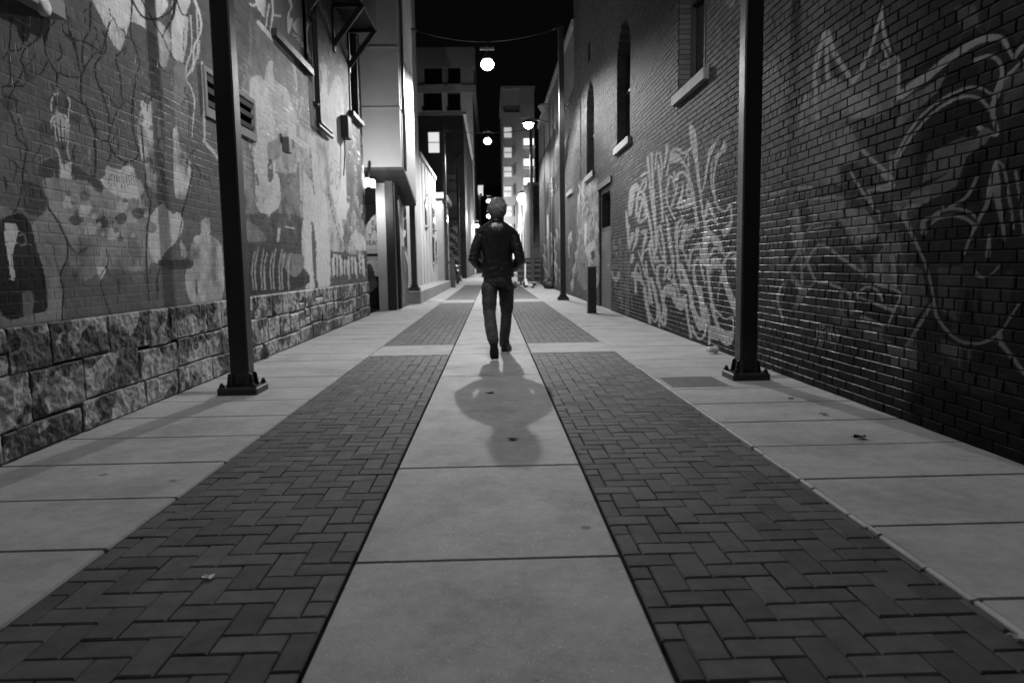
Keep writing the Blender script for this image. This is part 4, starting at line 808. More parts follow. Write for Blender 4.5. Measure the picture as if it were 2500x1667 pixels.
b = MB(); b.box(-14.2, XL+0.08, -3.1, 16.05, 10.0, 10.35); b.build('cornice', M['stone_sill'], LB)
# boarded window with a long sill
b = MB(); b.box(XL-0.28, XL-0.06, w1a, w1b, w1z, w1z+2.4); wd = b.build('window', M['brick_board'], LB); wd['label'] = 'boarded window painted over with pale swirls'
b = MB(); b.box(XL-0.05, XL+0.07, w1a-0.08, w1b+0.08, w1z-0.10, w1z, c=0.008); b.build('sill', M['dark_metal'], wd)
paint_panel('painted_board', 'x', XL-0.052, w1a, w1b, w1z, w1z+2.39, 0.02, PL, 0.2, wd)
b = MB(); b.box(XL-0.28, XL-0.12, w2a, w2b, w2z, w2z+2.5); wd = b.build('window', M['dark_glass'], LB)
b = MB()
for yy in (w2a, (w2a+w2b)/2-0.03, w2b-0.07): b.box(XL-0.12, XL-0.06, yy, yy+0.07, w2z, w2z+2.5)
b.box(XL-0.119, XL-0.062, w2a+0.07, w2b-0.07, w2z+1.2, w2z+1.27); b.build('frame', M['wood_dark'], wd)
b = MB(); b.box(XL-0.05, XL+0.10, w2a-0.1, w2b+0.1, w2z-0.09, w2z, c=0.008); b.build('sill', M['dark_metal'], wd)
# louvred vent
vt = MB(); vt.box(XL-0.2, XL-0.10, va, vb, vz0, vzt); vt = vt.build('vent', M['black'], LB); vt['label'] = 'wide louvred vent half hidden by the pole'
b = MB(); h = vzt-vz0
b.box(XL-0.02, XL+0.025, va-0.05, vb+0.05, vz0-0.09, vz0, c=0.004); b.box(XL-0.02, XL+0.025, va-0.05, vb+0.05, vzt, vzt+0.05, c=0.004)
b.box(XL-0.02, XL+0.024, va-0.05, va, vz0, vzt); b.box(XL-0.02, XL+0.024, vb, vb+0.05, vz0, vzt)
b.build('frame', M['grey_plaster'], vt)
b = MB()
for t in (0.22, 0.60, 0.93): b.rot_box((XL-0.03, (va+vb)/2, vz0+h*t), (0.045, (vb-va)/2, 0.022), Matrix.Rotation(R(28), 3, 'Y'))
b.build('louvres', M['grey_plaster'], vt)
# conduits
y0_, z0_ = at_x(770, 308, XL); ye_, ze_ = at_x(804, 339, XL)
b = MB(); b.tube([(XL+0.05, y0_-0.06, 9), (XL+0.05, y0_-0.06, z0_+0.05), (XL+0.05, y0_, z0_), (XL+0.05, ye_, z0_-0.01)], 0.028, 8)
b.tube([(XL+0.05, y0_+0.09, 9), (XL+0.05, y0_+0.09, z0_+0.12), (XL+0.05, y0_+0.16, z0_+0.08), (XL+0.05, ye_, z0_+0.07)], 0.022, 8)
for zz in (z0_+0.3, z0_+1.6, z0_+3.0): b.box(XL-0.01, XL+0.06, y0_-0.12, y0_+0.14, zz, zz+0.05)
b.build('conduit', M['dark_metal'], LB)

# sign box at the top left, with a round lamp cover
SB = thing('wall_box', 'shallow wall box with a round white cover at the top of the left mural', 'wall box', (XL, sga-1.0, sgz+0.2))
def lb(x0, x1, y0, y1, z0, z1, name, m, bev=0.0, par=None, org=None):
    b = MB(); o = org or (0, 0, 0); b.box(x0-o[0], x1-o[0], y0-o[1], y1-o[1], z0-o[2], z1-o[2]); return b.build(name, m, par, bev)
so = (XL, sga-1.0, sgz+0.2)
lb(XL+0.003, XL+0.09, sga-2.2, sga, sgz, sgz+0.10, 'bottom_rail', M['grey_plaster'], 0.004, SB, so)
lb(XL+0.003, XL+0.06, sga-2.2, sga-0.14, sgz+0.103, sgz+0.8, 'panel', M['black'], 0.004, SB, so)
lb(XL+0.003, XL+0.085, sga-0.14, sga, sgz+0.103, sgz+0.8, 'end_rail', M['grey_plaster'], 0.004, SB, so)
cy, cz = at_x(113, 17, XL+0.1); b = MB(); b.lathe([(0.001, 0.0), (0.05, 0.004), (0.055, -0.012), (0.052, -0.03)][::-1], (0.098, cy-so[1], cz-so[2]), 20, axis='x'); b.build('cover', M['white'], SB)

# camera / lamp bits on the left wall
y_, z_ = at_x(706, 354, XL+0.1)
sp = thing('wall_speaker', 'small dark box speaker fixed to the pale part of the left mural', 'speaker', (XL, y_, z_))
b = MB(); b.box(0.03, 0.12, -0.09, 0.09, -0.10, 0.09, c=0.012); b.build('housing', M['grey_steel'], sp); b = MB(); b.beam((0.0, 0, 0.11), (0.08, 0, 0.07), 0.02, 0.02); b.box(0.001, 0.02, -0.04, 0.04, 0.03, 0.14); b.build('bracket', M['dark_metal'], sp)
y_, z_ = at_x(849, 312, XL+0.1)
sp = thing('wall_fixture', 'dark wall fixture with cables above the pale figure near the corner', 'wall fixture', (XL, y_, z_))
b = MB(); b.box(0.001, 0.14, -0.16, 0.16, -0.2, 0.2, c=0.015); b.build('housing', M['dark_metal'], sp); b = MB(); b.tube([(0.05, -0.1, -0.2), (0.05, -0.12, -0.5), (0.04, -0.25, -0.9)], 0.012, 6); b.build('cable', M['black'], sp)

# fire escape balcony
fy0, fz = at_x(781, 64, XL); fy1, fz1 = at_x(852, 166, XL); zp = 5.98+0.02
fy0 = min(fy0, 11.4); fx1 = at_y(920, 80, fy1)[0]
FE = thing('fire_escape', 'black steel fire escape platform bracketed high on the left wall', 'fire escape', (XL, 12.5, fz))
fo = Vector((XL, 12.5, fz)); fx = fx1-XL
b = MB(); ya = 8.9-12.5; yb = fy1-12.5; zf = at_y(918, 77, fy1)[1]-fz
k = 0; y = ya
while y < yb: b.box(0.02, fx-0.03, y, y+0.03, zf+0.03, zf+0.06); y += 0.06
b.box(0.02, fx-0.03, ya, yb, zf+0.062, zf+0.07)
b.build('platform', M['black_steel'], FE)
b = MB(); b.box(fx-0.03, fx, ya, yb, zf, zf+0.62); b.box(0.02, fx-0.03, yb-0.001, yb+0.03, zf+0.02, zf+0.16); b.build('fascia', M['grey_steel'], FE)
for yy in (fy0-12.5+0.1, (fy0+fy1)/2-12.5+0.25, fy1-12.5-0.02):
    b = MB(); b.beam((0.01, yy, 0.0), (fx-0.02, yy, zf+0.02), 0.07, 0.09); b.box(0.001, 0.03, yy-0.05, yy+0.05, -0.12, zf); b.box(0.03, fx-0.03, yy-0.03, yy+0.03, zf-0.03, zf+0.03); b.build('bracket', M['black_steel'], FE)
b = MB()
for yy in [ya+0.1*i for i in range(int((yb-ya)/0.1))]: b.box(fx-0.025, fx-0.01, yy, yy+0.012, zf+0.62, zf+1.5)
b.box(fx-0.035, fx, ya, yb, zf+1.5, zf+1.54); b.build('railing', M['black_steel'], FE)

# ================= recess, pillar building and overhang =================
PB = thing('corner_building', 'pale plastered corner building with an overhanging upper floor on the left', 'building', (0, 0, 0))
yP = 17.8; yQ = 20.2
px0 = at_y(925, 700, yP)[0]; px1 = at_y(970, 700, yP)[0]
b = MB(); b.box(px0, px1, yP, yQ, 0.0, 3.6); b.box(-9, px0, 19.4, yQ, 0, 3.6); b.build('wall', M['white_plaster'], PB)
b = MB(); xa = at_y(947, 700, yP-0.12)[0]; xb = at_y(967, 700, yP-0.12)[0]; b.box(xa, xb, yP-0.14, yP-0.003, 0, 3.2, c=0.01); b.build('dark_column', M['dark_metal'], PB)
b = MB(); b.tube([(px1+0.045, yP+0.10, 0.02), (px1+0.045, yP+0.10, 3.0)], 0.05, 10); b.tube([(px1+0.04, yP+0.30, 0.02), (px1+0.04, yP+0.30, 3.0)], 0.03, 8); b.build('drain_pipe', M['dark_metal'], PB)
paint_panel('painted_side', 'x', px1+0.003, yP+0.01, yQ-0.01, 0.0, 3.5, 0.04, PF, 0.5, PB)
yC = 17.0; cx1 = at_y(979, 380, yC)[0]; zc0 = at_y(935, 409, yC)[1]; yC2 = 19.4; zc1 = at_y(985, 497, yC2)[1]
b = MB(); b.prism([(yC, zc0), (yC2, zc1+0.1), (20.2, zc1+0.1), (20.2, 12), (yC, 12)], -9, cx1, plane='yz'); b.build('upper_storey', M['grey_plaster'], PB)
b = MB()
for py in (118, 266): z_ = at_y(930, py, yC)[1]; b.box(-9, cx1+0.015, yC-0.02, yC2, z_, z_+0.04)
b.build('string_course', M['grey_plaster'], PB)
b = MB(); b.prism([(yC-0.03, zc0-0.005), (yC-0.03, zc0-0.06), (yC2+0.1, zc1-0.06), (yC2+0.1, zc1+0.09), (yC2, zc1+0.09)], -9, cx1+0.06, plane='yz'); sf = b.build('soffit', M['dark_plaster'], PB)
b = MB(); b.tube([(cx1+0.05, yC+0.3, zc0-0.05), (cx1+0.05, yC+0.35, zc0+1.0), (cx1+0.05, yC+0.35, 11)], 0.04, 8); b.build('downpipe', M['steel'], PB)
# white painted dome with lettering at the back of the recess
MW = thing('painted_wall', 'black wall in the recess with a white dome lettered in black', 'painted wall', (0, 19.3, 0))
b = MB(); b.box(-6, px0-0.01, 0.0, 0.08, 0, 3.55); b.build('wall', M['black'], MW)
def P19(px, py): x, z = at_y(px, py, 19.3); return (x, z)
paint_panel('painted_dome', 'y', 19.29, -3.6, px0-0.02, 0.0, 3.5, 0.025, PF, 0.01, MW).location = (0, -19.3, 0)
def text(txt, size, loc, rot, m, parent, name='lettering', ext=0.003, sx=1.0):
    cu = bpy.data.curves.new('t', 'FONT'); cu.body = txt; cu.size = size; cu.extrude = ext; cu.align_x = 'CENTER'; cu.align_y = 'CENTER'
    to = bpy.data.objects.new('t', cu); COL.objects.link(to); dg = bpy.context.evaluated_depsgraph_get()
    me = bpy.data.meshes.new_from_object(to.evaluated_get(dg)); bpy.data.objects.remove(to)
    me.materials.clear(); me.materials.append(m); o = link(name, me, parent); o.location = loc; o.rotation_euler = rot; o.scale = (sx, 1, 1); return o
for ch_, px_, py_, sz_ in (('E', 911, 545, .18), ('A', 920, 552, .18), ('M', 914, 563, .2), ('Y', 904, 577, .18), ('DEATH', 914, 594, .17)):
    x, z = P19(px_, py_); text(ch_, sz_, (x, -0.022, z), (R(90), 0, 0), M['black'], MW)
# ================= left, beyond the gap =================
XD = -2.62
def yx(px, X): return at_x(px, 655, X)[0]
def hz(px, py, X): return at_x(px, py, X)[1]
LG = MB(); LG.box(-6, -2.02, 20.55, yx(1091, -2.2)*0.995, -0.05, 0.36, c=0.02); LG = LG.build('loading_ledge', M['concrete']); tag(LG, 'low pale concrete ledge beside the third pole on the left', 'ledge')
EB = thing('tall_building', 'tall dark building right behind the left pole with a lit pilaster', 'building')
b = MB(); ye0, ye1 = yx(1021, XD), yx(1031, XD); b.box(-10, XD, ye0, ye1, 0.36, 16); b.build('wall', M['grey_plaster'], EB)
b = MB(); b.box(-10, XD+0.03, ye0-0.05, ye1+0.05, 16, 16.4); b.build('cornice', M['stone_sill'], EB)
DB = thing('low_white_building', 'low white building with a sloping roofline and dark doors past the left pole', 'building')
yd0, yd1 = ye1, yx(1068, XD); zt0 = hz(1033, 398, XD); zt1 = hz(1066, 440, XD); zt = (zt0+zt1)/2
b = MB(); b.box(-9, XD-0.1, yd0+0.01, yd1, 0.3, zt-0.05); b.box(XD-0.1, XD, yd0+0.01, yd1, 0.3, zt-0.05); b.build('wall', M['white_plaster'], DB)
b = MB(); b.box(-9, XD+0.07, yd0+0.01, yd1+0.04, zt-0.05, zt+0.12); b.build('coping', M['stone_sill'], DB)
for (pa, pb, pt, pbm) in ((1041, 1045, 493, 552), (1059, 1063, 510, 560), (1057, 1060, 580, 640), (1065, 1067, 590, 625)):
    y0, y1 = yx(pa, XD), yx(pb, XD); z1_, z0_ = hz(pa, pt, XD), hz(pa, pbm, XD)
    b = MB(); b.box(XD+0.001, XD+0.05, y0, y1, max(.4, z0_), z1_); wn_ = b.build('window' if pt < 570 else 'door', M['dark_glass'], DB)
    b = MB(); b.box(XD+0.002, XD+0.10, y0-0.1, y1+0.1, max(.4, z0_)-0.08, max(.4, z0_)-0.001); b.build('sill', M['stone_sill'], wn_)
b = MB()
for pa in (1035, 1043, 1050, 1057): y0 = yx(pa, XD); b.box(XD+0.001, XD+0.03, y0, y0+0.18, 0.4, zt-0.1)
b.build('pilaster_strips', M['grey_plaster'], DB)
yl, zl = yx(1071, XD+0.3), hz(1071, 479, XD+0.3)
WL = thing('wall_lamp', 'white wall lamp on the end of the low white building', 'lamp', (XD, yl-1.2, zl)); b = MB(); b.box(0.001, 0.3, -0.15, 0.15, -0.12, 0.12, c=0.03); b.build('lamp_head', M['lit_bright'], WL)
FB = thing('cornice_building', 'small pale building with a cornice beyond the white one on the left', 'building')
yf0, yf1 = yx(1083, XD), yx(1098, XD); ztf = hz(1084, 492, XD)
b = MB(); b.box(-8, XD, yf0, yf1, 0, ztf); b.build('wall', M['grey_plaster'], FB)
b = MB(); b.box(-8, XD+0.22, yf0-0.2, yf1+0.2, ztf, ztf+0.3); b.build('cornice', M['stone_sill'], FB)
for pa in (1087, 1091.5): y0 = yx(pa, XD); b = MB(); b.box(XD+0.001, XD+0.06, y0, y0+1.3, 2.2, 4.4); b.build('window', M['dark_glass'], FB)
# mid-rise with a lit window and a painted end wall
HB = thing('painted_block', 'dark block with one lit window and a totem mural on its end wall', 'building')
Y6 = 62.0
x0, zt_ = at_y(1000, 283, Y6); x1, _ = at_y(1131, 283, Y6)
b = MB(); b.box(x0-3, x1, Y6, Y6+30, 0, zt_); b.build('wall', M['dark_plaster'], HB)
b = MB(); b.box(x0-3, x1+0.25, Y6-0.25, Y6+30, zt_, zt_+0.25); b.build('cornice', M['stone_sill'], HB)
xa, za = at_y(1045.5, 324, Y6); xb, zb = at_y(1073, 373, Y6)
b = MB(); b.box(xa, xb, Y6-0.05, Y6-0.002, zb, za); wq = b.build('window', M['lit_window'], HB); wq['label'] = 'brightly lit sash window'
b = MB(); b.box(xa, xb, Y6-0.09, Y6-0.052, (za+zb)/2-0.03, (za+zb)/2+0.03); b.build('frame', M['grey_steel'], wq)
b = MB(); rr = random.Random(3)
xm, _ = at_y(1103, 500, Y6); xw = at_y(1118, 500, Y6)[0]-at_y(1088, 500, Y6)[0]
zA, zB = at_y(1103, 405, Y6)[1], at_y(1103, 655, Y6)[1]; paint_panel('mural_panel', 'y', Y6-0.02, xm-xw/2, xm+xw/2, zB, zA, 0.06, PF, 0.07, HB)
# tall office block behind
TB = thing('office_block', 'tall stone office block with paired windows at the end of the alley', 'building')
Y10 = 106.0; x1, zt_ = at_y(1151, 118, Y10); x0 = at_y(960, 118, Y10)[0]
b = MB(); b.box(x0, x1, Y10, Y10+30, 0, zt_-5.2); b.build('wall', mat('office_stone', 0.5, .8, .2, .3, stain=.2), TB)
b = MB(); b.box(x0, x1+0.5, Y10-0.5, Y10+30.4, zt_-2.8, zt_); b.box(x0, x1+0.25, Y10-0.25, Y10+30.2, zt_-5.19, zt_-2.81); b.box(x0, x1+.5, Y10-.5, Y10+30.4, at_y(1100, 219, Y10)[1]-.5, at_y(1100, 219, Y10)[1]+.5); b.build('cornice', M['stone_sill'], TB)
for (a, c, d, e) in ((1036, 166, 1080, 208), (1094, 166, 1125, 207), (1036, 232, 1080, 272), (1094, 232, 1125, 272)):
    xa, za = at_y(a, c, Y10); xb, zb = at_y(d, e, Y10)
    b = MB(); b.box(xa, xb, Y10-0.28, Y10-0.003 if c > 200 else Y10-.252, zb, za); wq = b.build('window', M['dark_glass'], TB)
    b = MB(); b.box(xa-.15, xb+.15, Y10-0.6, Y10-0.29, zb-.35, zb-.02); b.build('sill', M['stone_sill'], wq)
# narrow far buildings lining the rest of the alley on the left
for i, (pa, pb, Y, pt, m_, lab) in enumerate(((1119, 1127, 75, 520, 'grey_plaster', 'narrow pale building front farthest along the left of the alley'), (1134, 1139, 84, 548, 'grey_plaster', 'sliver of pale building just behind the far left poles'), (1143, 1148, 100, 545, 'grey_steel', 'dim building edge left of the lit tower'))):
    xa, z_ = at_y(pa, pt, Y); xb, _ = at_y(pb, pt, Y); t_ = thing('far_building', lab, 'building')
    b = MB(); b.box(xa, xb, Y, Y+5, 0, z_); b.build('wall', M[m_], t_); b = MB(); b.box(xa-.1, xb+.1, Y-.1, Y+5.1, z_, z_+.3); b.build('coping', M['stone_sill'], t_)
t_ = thing('lit_tower', 'slim tower with a brightly lit crown in the distance', 'tower'); Y = 170
xa, z1_ = at_y(1160, 475, Y); xb, _ = at_y(1173, 475, Y); b = MB(); b.box(xa, xb, Y, Y+3, 0, z1_); b.build('shaft', M['grey_plaster'], t_)
xa, z2_ = at_y(1158, 444, Y); xb, _ = at_y(1182, 444, Y); b = MB(); b.box(xa, xb, Y-1, Y+3, z2_-.9, z2_); b.build('roof', M['grey_steel'], t_)
b = MB(); 
for k in range(5): b.box(xa+.1+k*(xb-xa-.3)/5, xa+.1+(k+.75)*(xb-xa-.3)/5, Y-.8, Y+2.5, z1_-.1+k % 2*.6, z2_-.92)
b.build('lit_crown', M['lit_window'], t_)
# closing block at the very end, low
t_ = thing('end_building', 'dark building closing the far end of the alley', 'building'); b = MB(); b.box(-30, 14, 230, 250, 0, 26); b.build('wall', M['dark_plaster'], t_); b = MB(); b.box(-30.3, 14.3, 229.7, 250.3, 26, 26.8); b.build('coping', M['grey_steel'], t_)
# ================= right: brick building with arched windows =================
XR = 2.66
RB = thing('brick_building', 'dark brick building on the right with tall arched windows and outlined graffiti', 'building')
YE = yx(1405, XR)
wins = []     # (y0,y1,zsill,ztop)
for (pa, pb, ps, pt) in ((1652, 1718, 235, -420), (1507, 1538, 362, 50), (1434, 1452, 432, 196), (1389, 1399, 470, 287)):
    y1, y0 = yx(pa, XR), yx(pb, XR)
    zs = at_x(pa, ps, XR)[1]; zt = at_x((pa+pb)/2, pt, XR)[1] if pt > 0 else zs+2.6
    wins.append([y0, y1, zs, zt])
zsm = 3.42; 
dy1, dy0 = yx(1463, XR), yx(1491, XR); dzt = at_x(1491, 445, XR)[1]
slots = []
for (pa, pb, pt, ps) in ((1438, 1444, 105, 150), (1391, 1395, 212, 245)):
    slots.append((yx(pb, XR), yx(pa, XR), at_x(pa, ps, XR)[1], at_x(pa, pt, XR)[1]))
openR = []
for y0, y1, zs, zt in wins:
    w = y1-y0; zsp = zt-w*0.5; openR.append((y0, y1, zs, zsp))
    for i in range(6):     # stepped arch head
        a = zsp+(zt-zsp)*i/6; bb = zsp+(zt-zsp)*(i+1)/6; hw = w/2*math.sqrt(max(0.02, 1-((i+0.6)/6)**2)); openR.append(((y0+y1)/2-hw, (y0+y1)/2+hw, a, bb))
openR += [(a, b, c, d) for a, b, c, d in slots]+[(dy0, dy1, -1, dzt)]
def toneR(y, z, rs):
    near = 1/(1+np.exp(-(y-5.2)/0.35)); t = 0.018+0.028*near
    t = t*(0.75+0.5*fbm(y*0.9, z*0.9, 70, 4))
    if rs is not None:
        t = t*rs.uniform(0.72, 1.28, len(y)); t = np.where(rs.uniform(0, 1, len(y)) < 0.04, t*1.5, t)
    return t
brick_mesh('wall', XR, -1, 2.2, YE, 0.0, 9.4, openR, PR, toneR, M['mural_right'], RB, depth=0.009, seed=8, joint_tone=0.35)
b = MB(); b.box(XR+0.34, 14, -3, YE-0.005, 0, 11.5); b.box(XR+0.012, XR+0.34, -3, 2.2, 0, 9.4); b.box(XR+0.005, XR+0.34, -3, YE-0.003, 9.4, 11.5)
# reveals beside the openings
def fill_between(b, x0, x1, za, zb):
    ev = sorted([(max(2.2, o[0]), min(YE-0.003, o[1])) for o in openR if o[2] < zb-0.001 and o[3] > za+0.001]); y = 2.2
    for p, q in ev:
        if p > y: b.box(x0, x1, y, p, za, zb)
        y = max(y, q)
    if y < YE-0.003: b.box(x0, x1, y, YE-0.003, za, zb)
zb_ = sorted({0.0, 9.4}|{max(0, min(9.4, v)) for o in openR for v in (o[2], o[3])})
for a, c in zip(zb_[:-1], zb_[1:]):
    if c-a > 0.002: fill_between(b, XR+0.014, XR+0.34, a, c)
b.build('wall_core', M['brick_flat'], RB)
b = MB(); b.box(XR-0.06, 14.1, -3.1, YE+0.05, 11.5, 11.8); b.build('parapet', M['stone_sill'], RB)
for y0, y1, zs, zt in wins:
    b = MB(); b.box(XR+0.24, XR+0.30, y0, y1, zs, zt); wd = b.build('window', M['dark_glass'], RB)
    b = MB()
    for yy in (y0, y1-0.06, (y0+y1)/2-0.02): b.box(XR+0.17, XR+0.235, yy, yy+(0.06 if yy != (y0+y1)/2-0.02 else 0.04), zs, zt-0.3)
    b.box(XR+0.171, XR+0.236, y0+.06, y1-.06, zs+(zt-zs)*0.45, zs+(zt-zs)*0.45+0.05); b.build('frame', M['wood_dark'], wd)
    b = MB(); b.box(XR-0.07, XR+0.2, y0-0.12, y1+0.12, zs-0.14, zs-0.002, c=0.01); b.build('sill', M['right_sill'], wd)
# doorway with transom window and plywood panel
b = MB(); b.box(XR+0.04, XR+0.19, dy0+.101, dy1-.121, 0.0, 1.80); dr = b.build('door', mat('ply_door', 0.10, 0.6, 0.4, 3, stain=.5), RB); dr['label'] = 'painted-over door below a dark transom'
b = MB(); b.box(XR+0.03, XR+0.20, dy0, dy0+0.10, 0, dzt); b.box(XR+0.05, XR+0.20, dy1-0.12, dy1, 0, dzt); b.box(XR+0.051, XR+0.199, dy0+.1, dy1-.12, dzt-0.12, dzt); b.box(XR+0.051, XR+0.199, dy0+.1, dy1-.12, 1.80, 1.90); b.build('frame', M['wood_dark'], dr)
b = MB(); b.box(XR+0.2, XR+0.23, dy0, dy1, 1.9, dzt); b.build('transom', M['dark_glass'], dr)
b = MB(); b.box(XR-0.03, XR+0.2, dy0-.15, dy1+.15, dzt, dzt+0.13); b.build('lintel', M['wood_dark'], dr)
b = MB(); b.tube([(XR+0.04, dy0+.22, 1.0), (XR+0.0, dy0+.22, 1.0), (XR+0.0, dy0+.34, 1.0)], 0.014, 8); b.build('handle', M['steel'], dr)

# farther, lower brick building
RC = thing('brick_building', 'lower brick building farther along the right with a street lamp on its wall', 'building')
YF = yx(1319, XR); zr = at_x(1326, 283, XR)[1]
b = MB(); b.box(XR+0.02, 12, YE+0.003, YF, 0, 6.5); b.box(XR-0.002, 12, YE+0.003, YF, 6.5, zr); b.build('wall', M['brick_far'], RC)
b = MB(); b.box(XR-0.07, 12.1, YE+0.005, YF+0.05, zr, zr+0.22); b.build('coping', M['stone_sill'], RC)
for pa in (1346, 1355, 1333):
    y0 = yx(pa, XR); b = MB(); b.box(XR-0.03, XR-0.001, y0, y0+0.09, 2.2 if pa != 1346 else .2, zr-0.6); b.build('downpipe', M['dark_metal'], RC)
b = MB(); b.box(XR-0.06, XR-0.008, yx(1342, XR)-.4, yx(1342, XR)+.5, 0.1, 3.3); b.build('door', M['grey_steel'], RC)
b = MB(); y0 = yx(1350, XR)
rr = random.Random(12)
for k in range(4):
    z = 4.6-0.2*k; b.tube([(XR-0.03, YE+1+k*.3, z+.8), (XR-0.03, YE+3, z+.3), (XR-.03, y0-1, z-.1), (XR-.03, y0+1.5, z+.1), (XR-.03, y0+3, z-.3)], 0.014, 5)
b.tube([(XR-.03, y0-.5, 4.7), (XR-.03, y0-.5, .3)], .03, 6); b.build('cable', M['black'], RC)
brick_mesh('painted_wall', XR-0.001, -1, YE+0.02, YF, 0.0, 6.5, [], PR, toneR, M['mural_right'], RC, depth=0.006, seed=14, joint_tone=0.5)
# parapet camera
y_, z_ = at_x(1326, 262, XR-.3); t_ = thing('dome_camera', 'pale dome camera on the parapet of the farther brick building', 'camera', (XR-0.25, y_, z_))
b = MB(); b.sphere((0, 0, -.05), .22, 14); b.build('dome', M['stone_sill'], t_); b = MB(); b.lathe([(.001, .12), (.26, .1), (.27, -.02), (.001, -.021)][::-1], (0, 0, 0), 16); b.beam((0, 0, .05), (.4, 0, .05), .08, .08); b.build('housing', M['stone_sill'], t_)
# dark back wall of the yard between the two brick buildings
DW = thing('yard_wall', 'dark yard building with tall window frames behind the dumpster', 'building'); Y5 = 50.5
b = MB(); b.box(2.7, 9, Y5, Y5+8, 0, 6.5); b.build('wall', M['brick_front'], DW); b = MB(); b.box(2.6, 9, Y5-.1, Y5+8.0, 6.5, 6.7); b.build('coping', M['stone_sill'], DW)
xa = at_y(1294, 500, Y5)[0]; xb = at_y(1304, 500, Y5)[0]
for (pt, pb) in ((472, 500), (508, 590)):
    b = MB(); b.box(xa, xb, Y5-.05, Y5-.002, at_y(1298, pb, Y5)[1], at_y(1298, pt, Y5)[1]); b.build('window', M['dark_glass'], DW)
RD = thing('far_brick_building', 'pale brick building edge lit by the farthest wall lamp on the right', 'building')
b = MB(); b.box(XR-.02, 9, Y5+8.01, 78, 0, 7.2); b.build('wall', M['white_plaster'], RD); b = MB(); b.box(XR-.12, 9.1, Y5+8.02, 78.1, 7.2, 7.4); b.build('coping', M['stone_sill'], RD)
for k in range(3): b = MB(); b.box(XR-.06, XR-.021, 61+k*5, 62.6+k*5, 2.6, 4.6); b.build('window', M['dark_glass'], RD)
# tower block with lit balconies
TT = thing('tower_block', 'tall concrete tower block with lit balconies at the end of the alley', 'tower block'); Y9 = 96.0
x0, zt_ = at_y(1225, 220, Y9); x1, _ = at_y(1297, 220, Y9); xm, _ = at_y(1268, 220, Y9)
cm = mat('tower_concrete', 0.36, .8, .1, .3, stain=.1)
zsl = at_y(1250, 255, Y9)[1]
b = MB(); b.box(x0, xm, Y9, Y9+18, 0, zsl-1.0); b.box(x0, xm, Y9+.0, Y9+18, zsl-.0, zt_); b.box(xm, x1+.3, Y9-.6, Y9+18, 0, zt_); b.box(x0+.4, xm, Y9+1.2, Y9+17, zsl-1.0, zsl); b.build('wall', cm, TT)
b = MB(); b.box(x0-.15, x1+.45, Y9-.75, Y9+18.2, zt_, zt_+.3); b.build('coping', M['stone_sill'], TT)
for py in (324, 373, 420, 468, 516, 560):
    xa, za = at_y(1230.5, py-12, Y9); xb, zb = at_y(1249, py+12, Y9)
    b = MB(); b.box(xa, xb, Y9-.08, Y9-.002, zb, za); wq = b.build('window', mat('dim_win', .5, .5, .5, 1.2, emit=.45), TT)
    b = MB(); b.box(xa, xb, Y9-.14, Y9-.082, (za+zb)/2-.05, (za+zb)/2+.05); b.box(xb+.05, xb+.25, Y9-.3, Y9-.003, zb, za); b.build('frame', M['stone_sill'], wq)
for py in (347, 397, 443):
    xa, za = at_y(1279, py-8, Y9-.7); xb, zb = at_y(1303, py+11, Y9-.7)
    b = MB(); b.box(xa, xb, Y9-.75, Y9-.602, zb, za); wq = b.build('balcony', M['lit_bright'], TT); wq['label'] = 'brightly lit balcony opening'
    b = MB(); b.box(xa-.1, xb+.1, Y9-2.0, Y9-.76, zb-.25, zb-.02); b.build('slab', M['white_plaster'], wq)
# ------------------------------------------------------------ poles
def make_pole(lab, h=7.75, sleeve=False):
    t = thing('steel_pole', lab, 'pole', group='square steel poles along the alley')
    b = MB(); b.box(-.078, .078, -.078, .078, 0.045, h, c=0.012); b.build('shaft', M['black_steel'], t)
    b = MB(); b.box(-.165, .165, -.165, .165, 0.0, 0.062, c=0.012); b.build('base_plate', M['black_steel'], t)
    for a in range(4):
        Mx = Matrix.Rotation(a*math.pi/2, 3, 'Z')
        for s_ in (-1, 1):
            b = MB()
            vs = [(s_*.066, .078, .062), (s_*.066, .116, .062), (s_*.066, .100, .165), (s_*.066, .078, .175)]
            vs = [Mx@Vector(v) for v in vs]; vo = [v+Mx@Vector((s_*-.012, 0, 0)) for v in vs]
            b.add(vs+vo, [(0, 1, 2, 3), (7, 6, 5, 4), (0, 4, 5, 1), (1, 5, 6, 2), (2, 6, 7, 3), (3, 7, 4, 0)])
            b.build('gusset', M['black_steel'], t)
    for sx in (-1, 1):
        for sy in (-1, 1):
            b = MB(); b.lathe([(.001, 0), (.028, 0), (.028, .006), (.021, .008), (.021, .026), (.012, .028), (.012, .04), (.001, .042)], (sx*.132, sy*.132, .062), 6, smooth=False); b.build('anchor_bolt', M['dark_metal'], t)
    b = MB(); b.box(-.084, .084, -.084, .084, h, h+.03, c=.006); b.tube([(-.09, 0, h-.1), (.09, 0, h-.1)], .012, 6); b.build('cap', M['black_steel'], t)
    return t
def base_at(px, py, half=.165):   # front edge of the base plate seen at (px,py)
    x, y = at_z(px, py); return x, y+half
pl = [('nearest black steel pole on the left, standing before the stone base', base_at(578, 966)), ('nearest black steel pole on the right, standing before the dark graffiti', base_at(1836, 930)),
      ('second pole on the left, standing on the pale ledge', (-2.23, 20.9)), ('second pole on the right, past the bollard', base_at(1376, 733)),
      ('third pole on the left, before the low white building', (at_z(1081, 707)[0], 36.2)), ('third pole on the right, beside the dumpster', (at_z(1311, 703)[0], 36.2)),
      ('fourth pole on the left, seen against the totem mural', (-2.25, 51)), ('farthest pole on the left', (-2.25, 66))]
proto = make_pole(pl[0][0]); poles = []
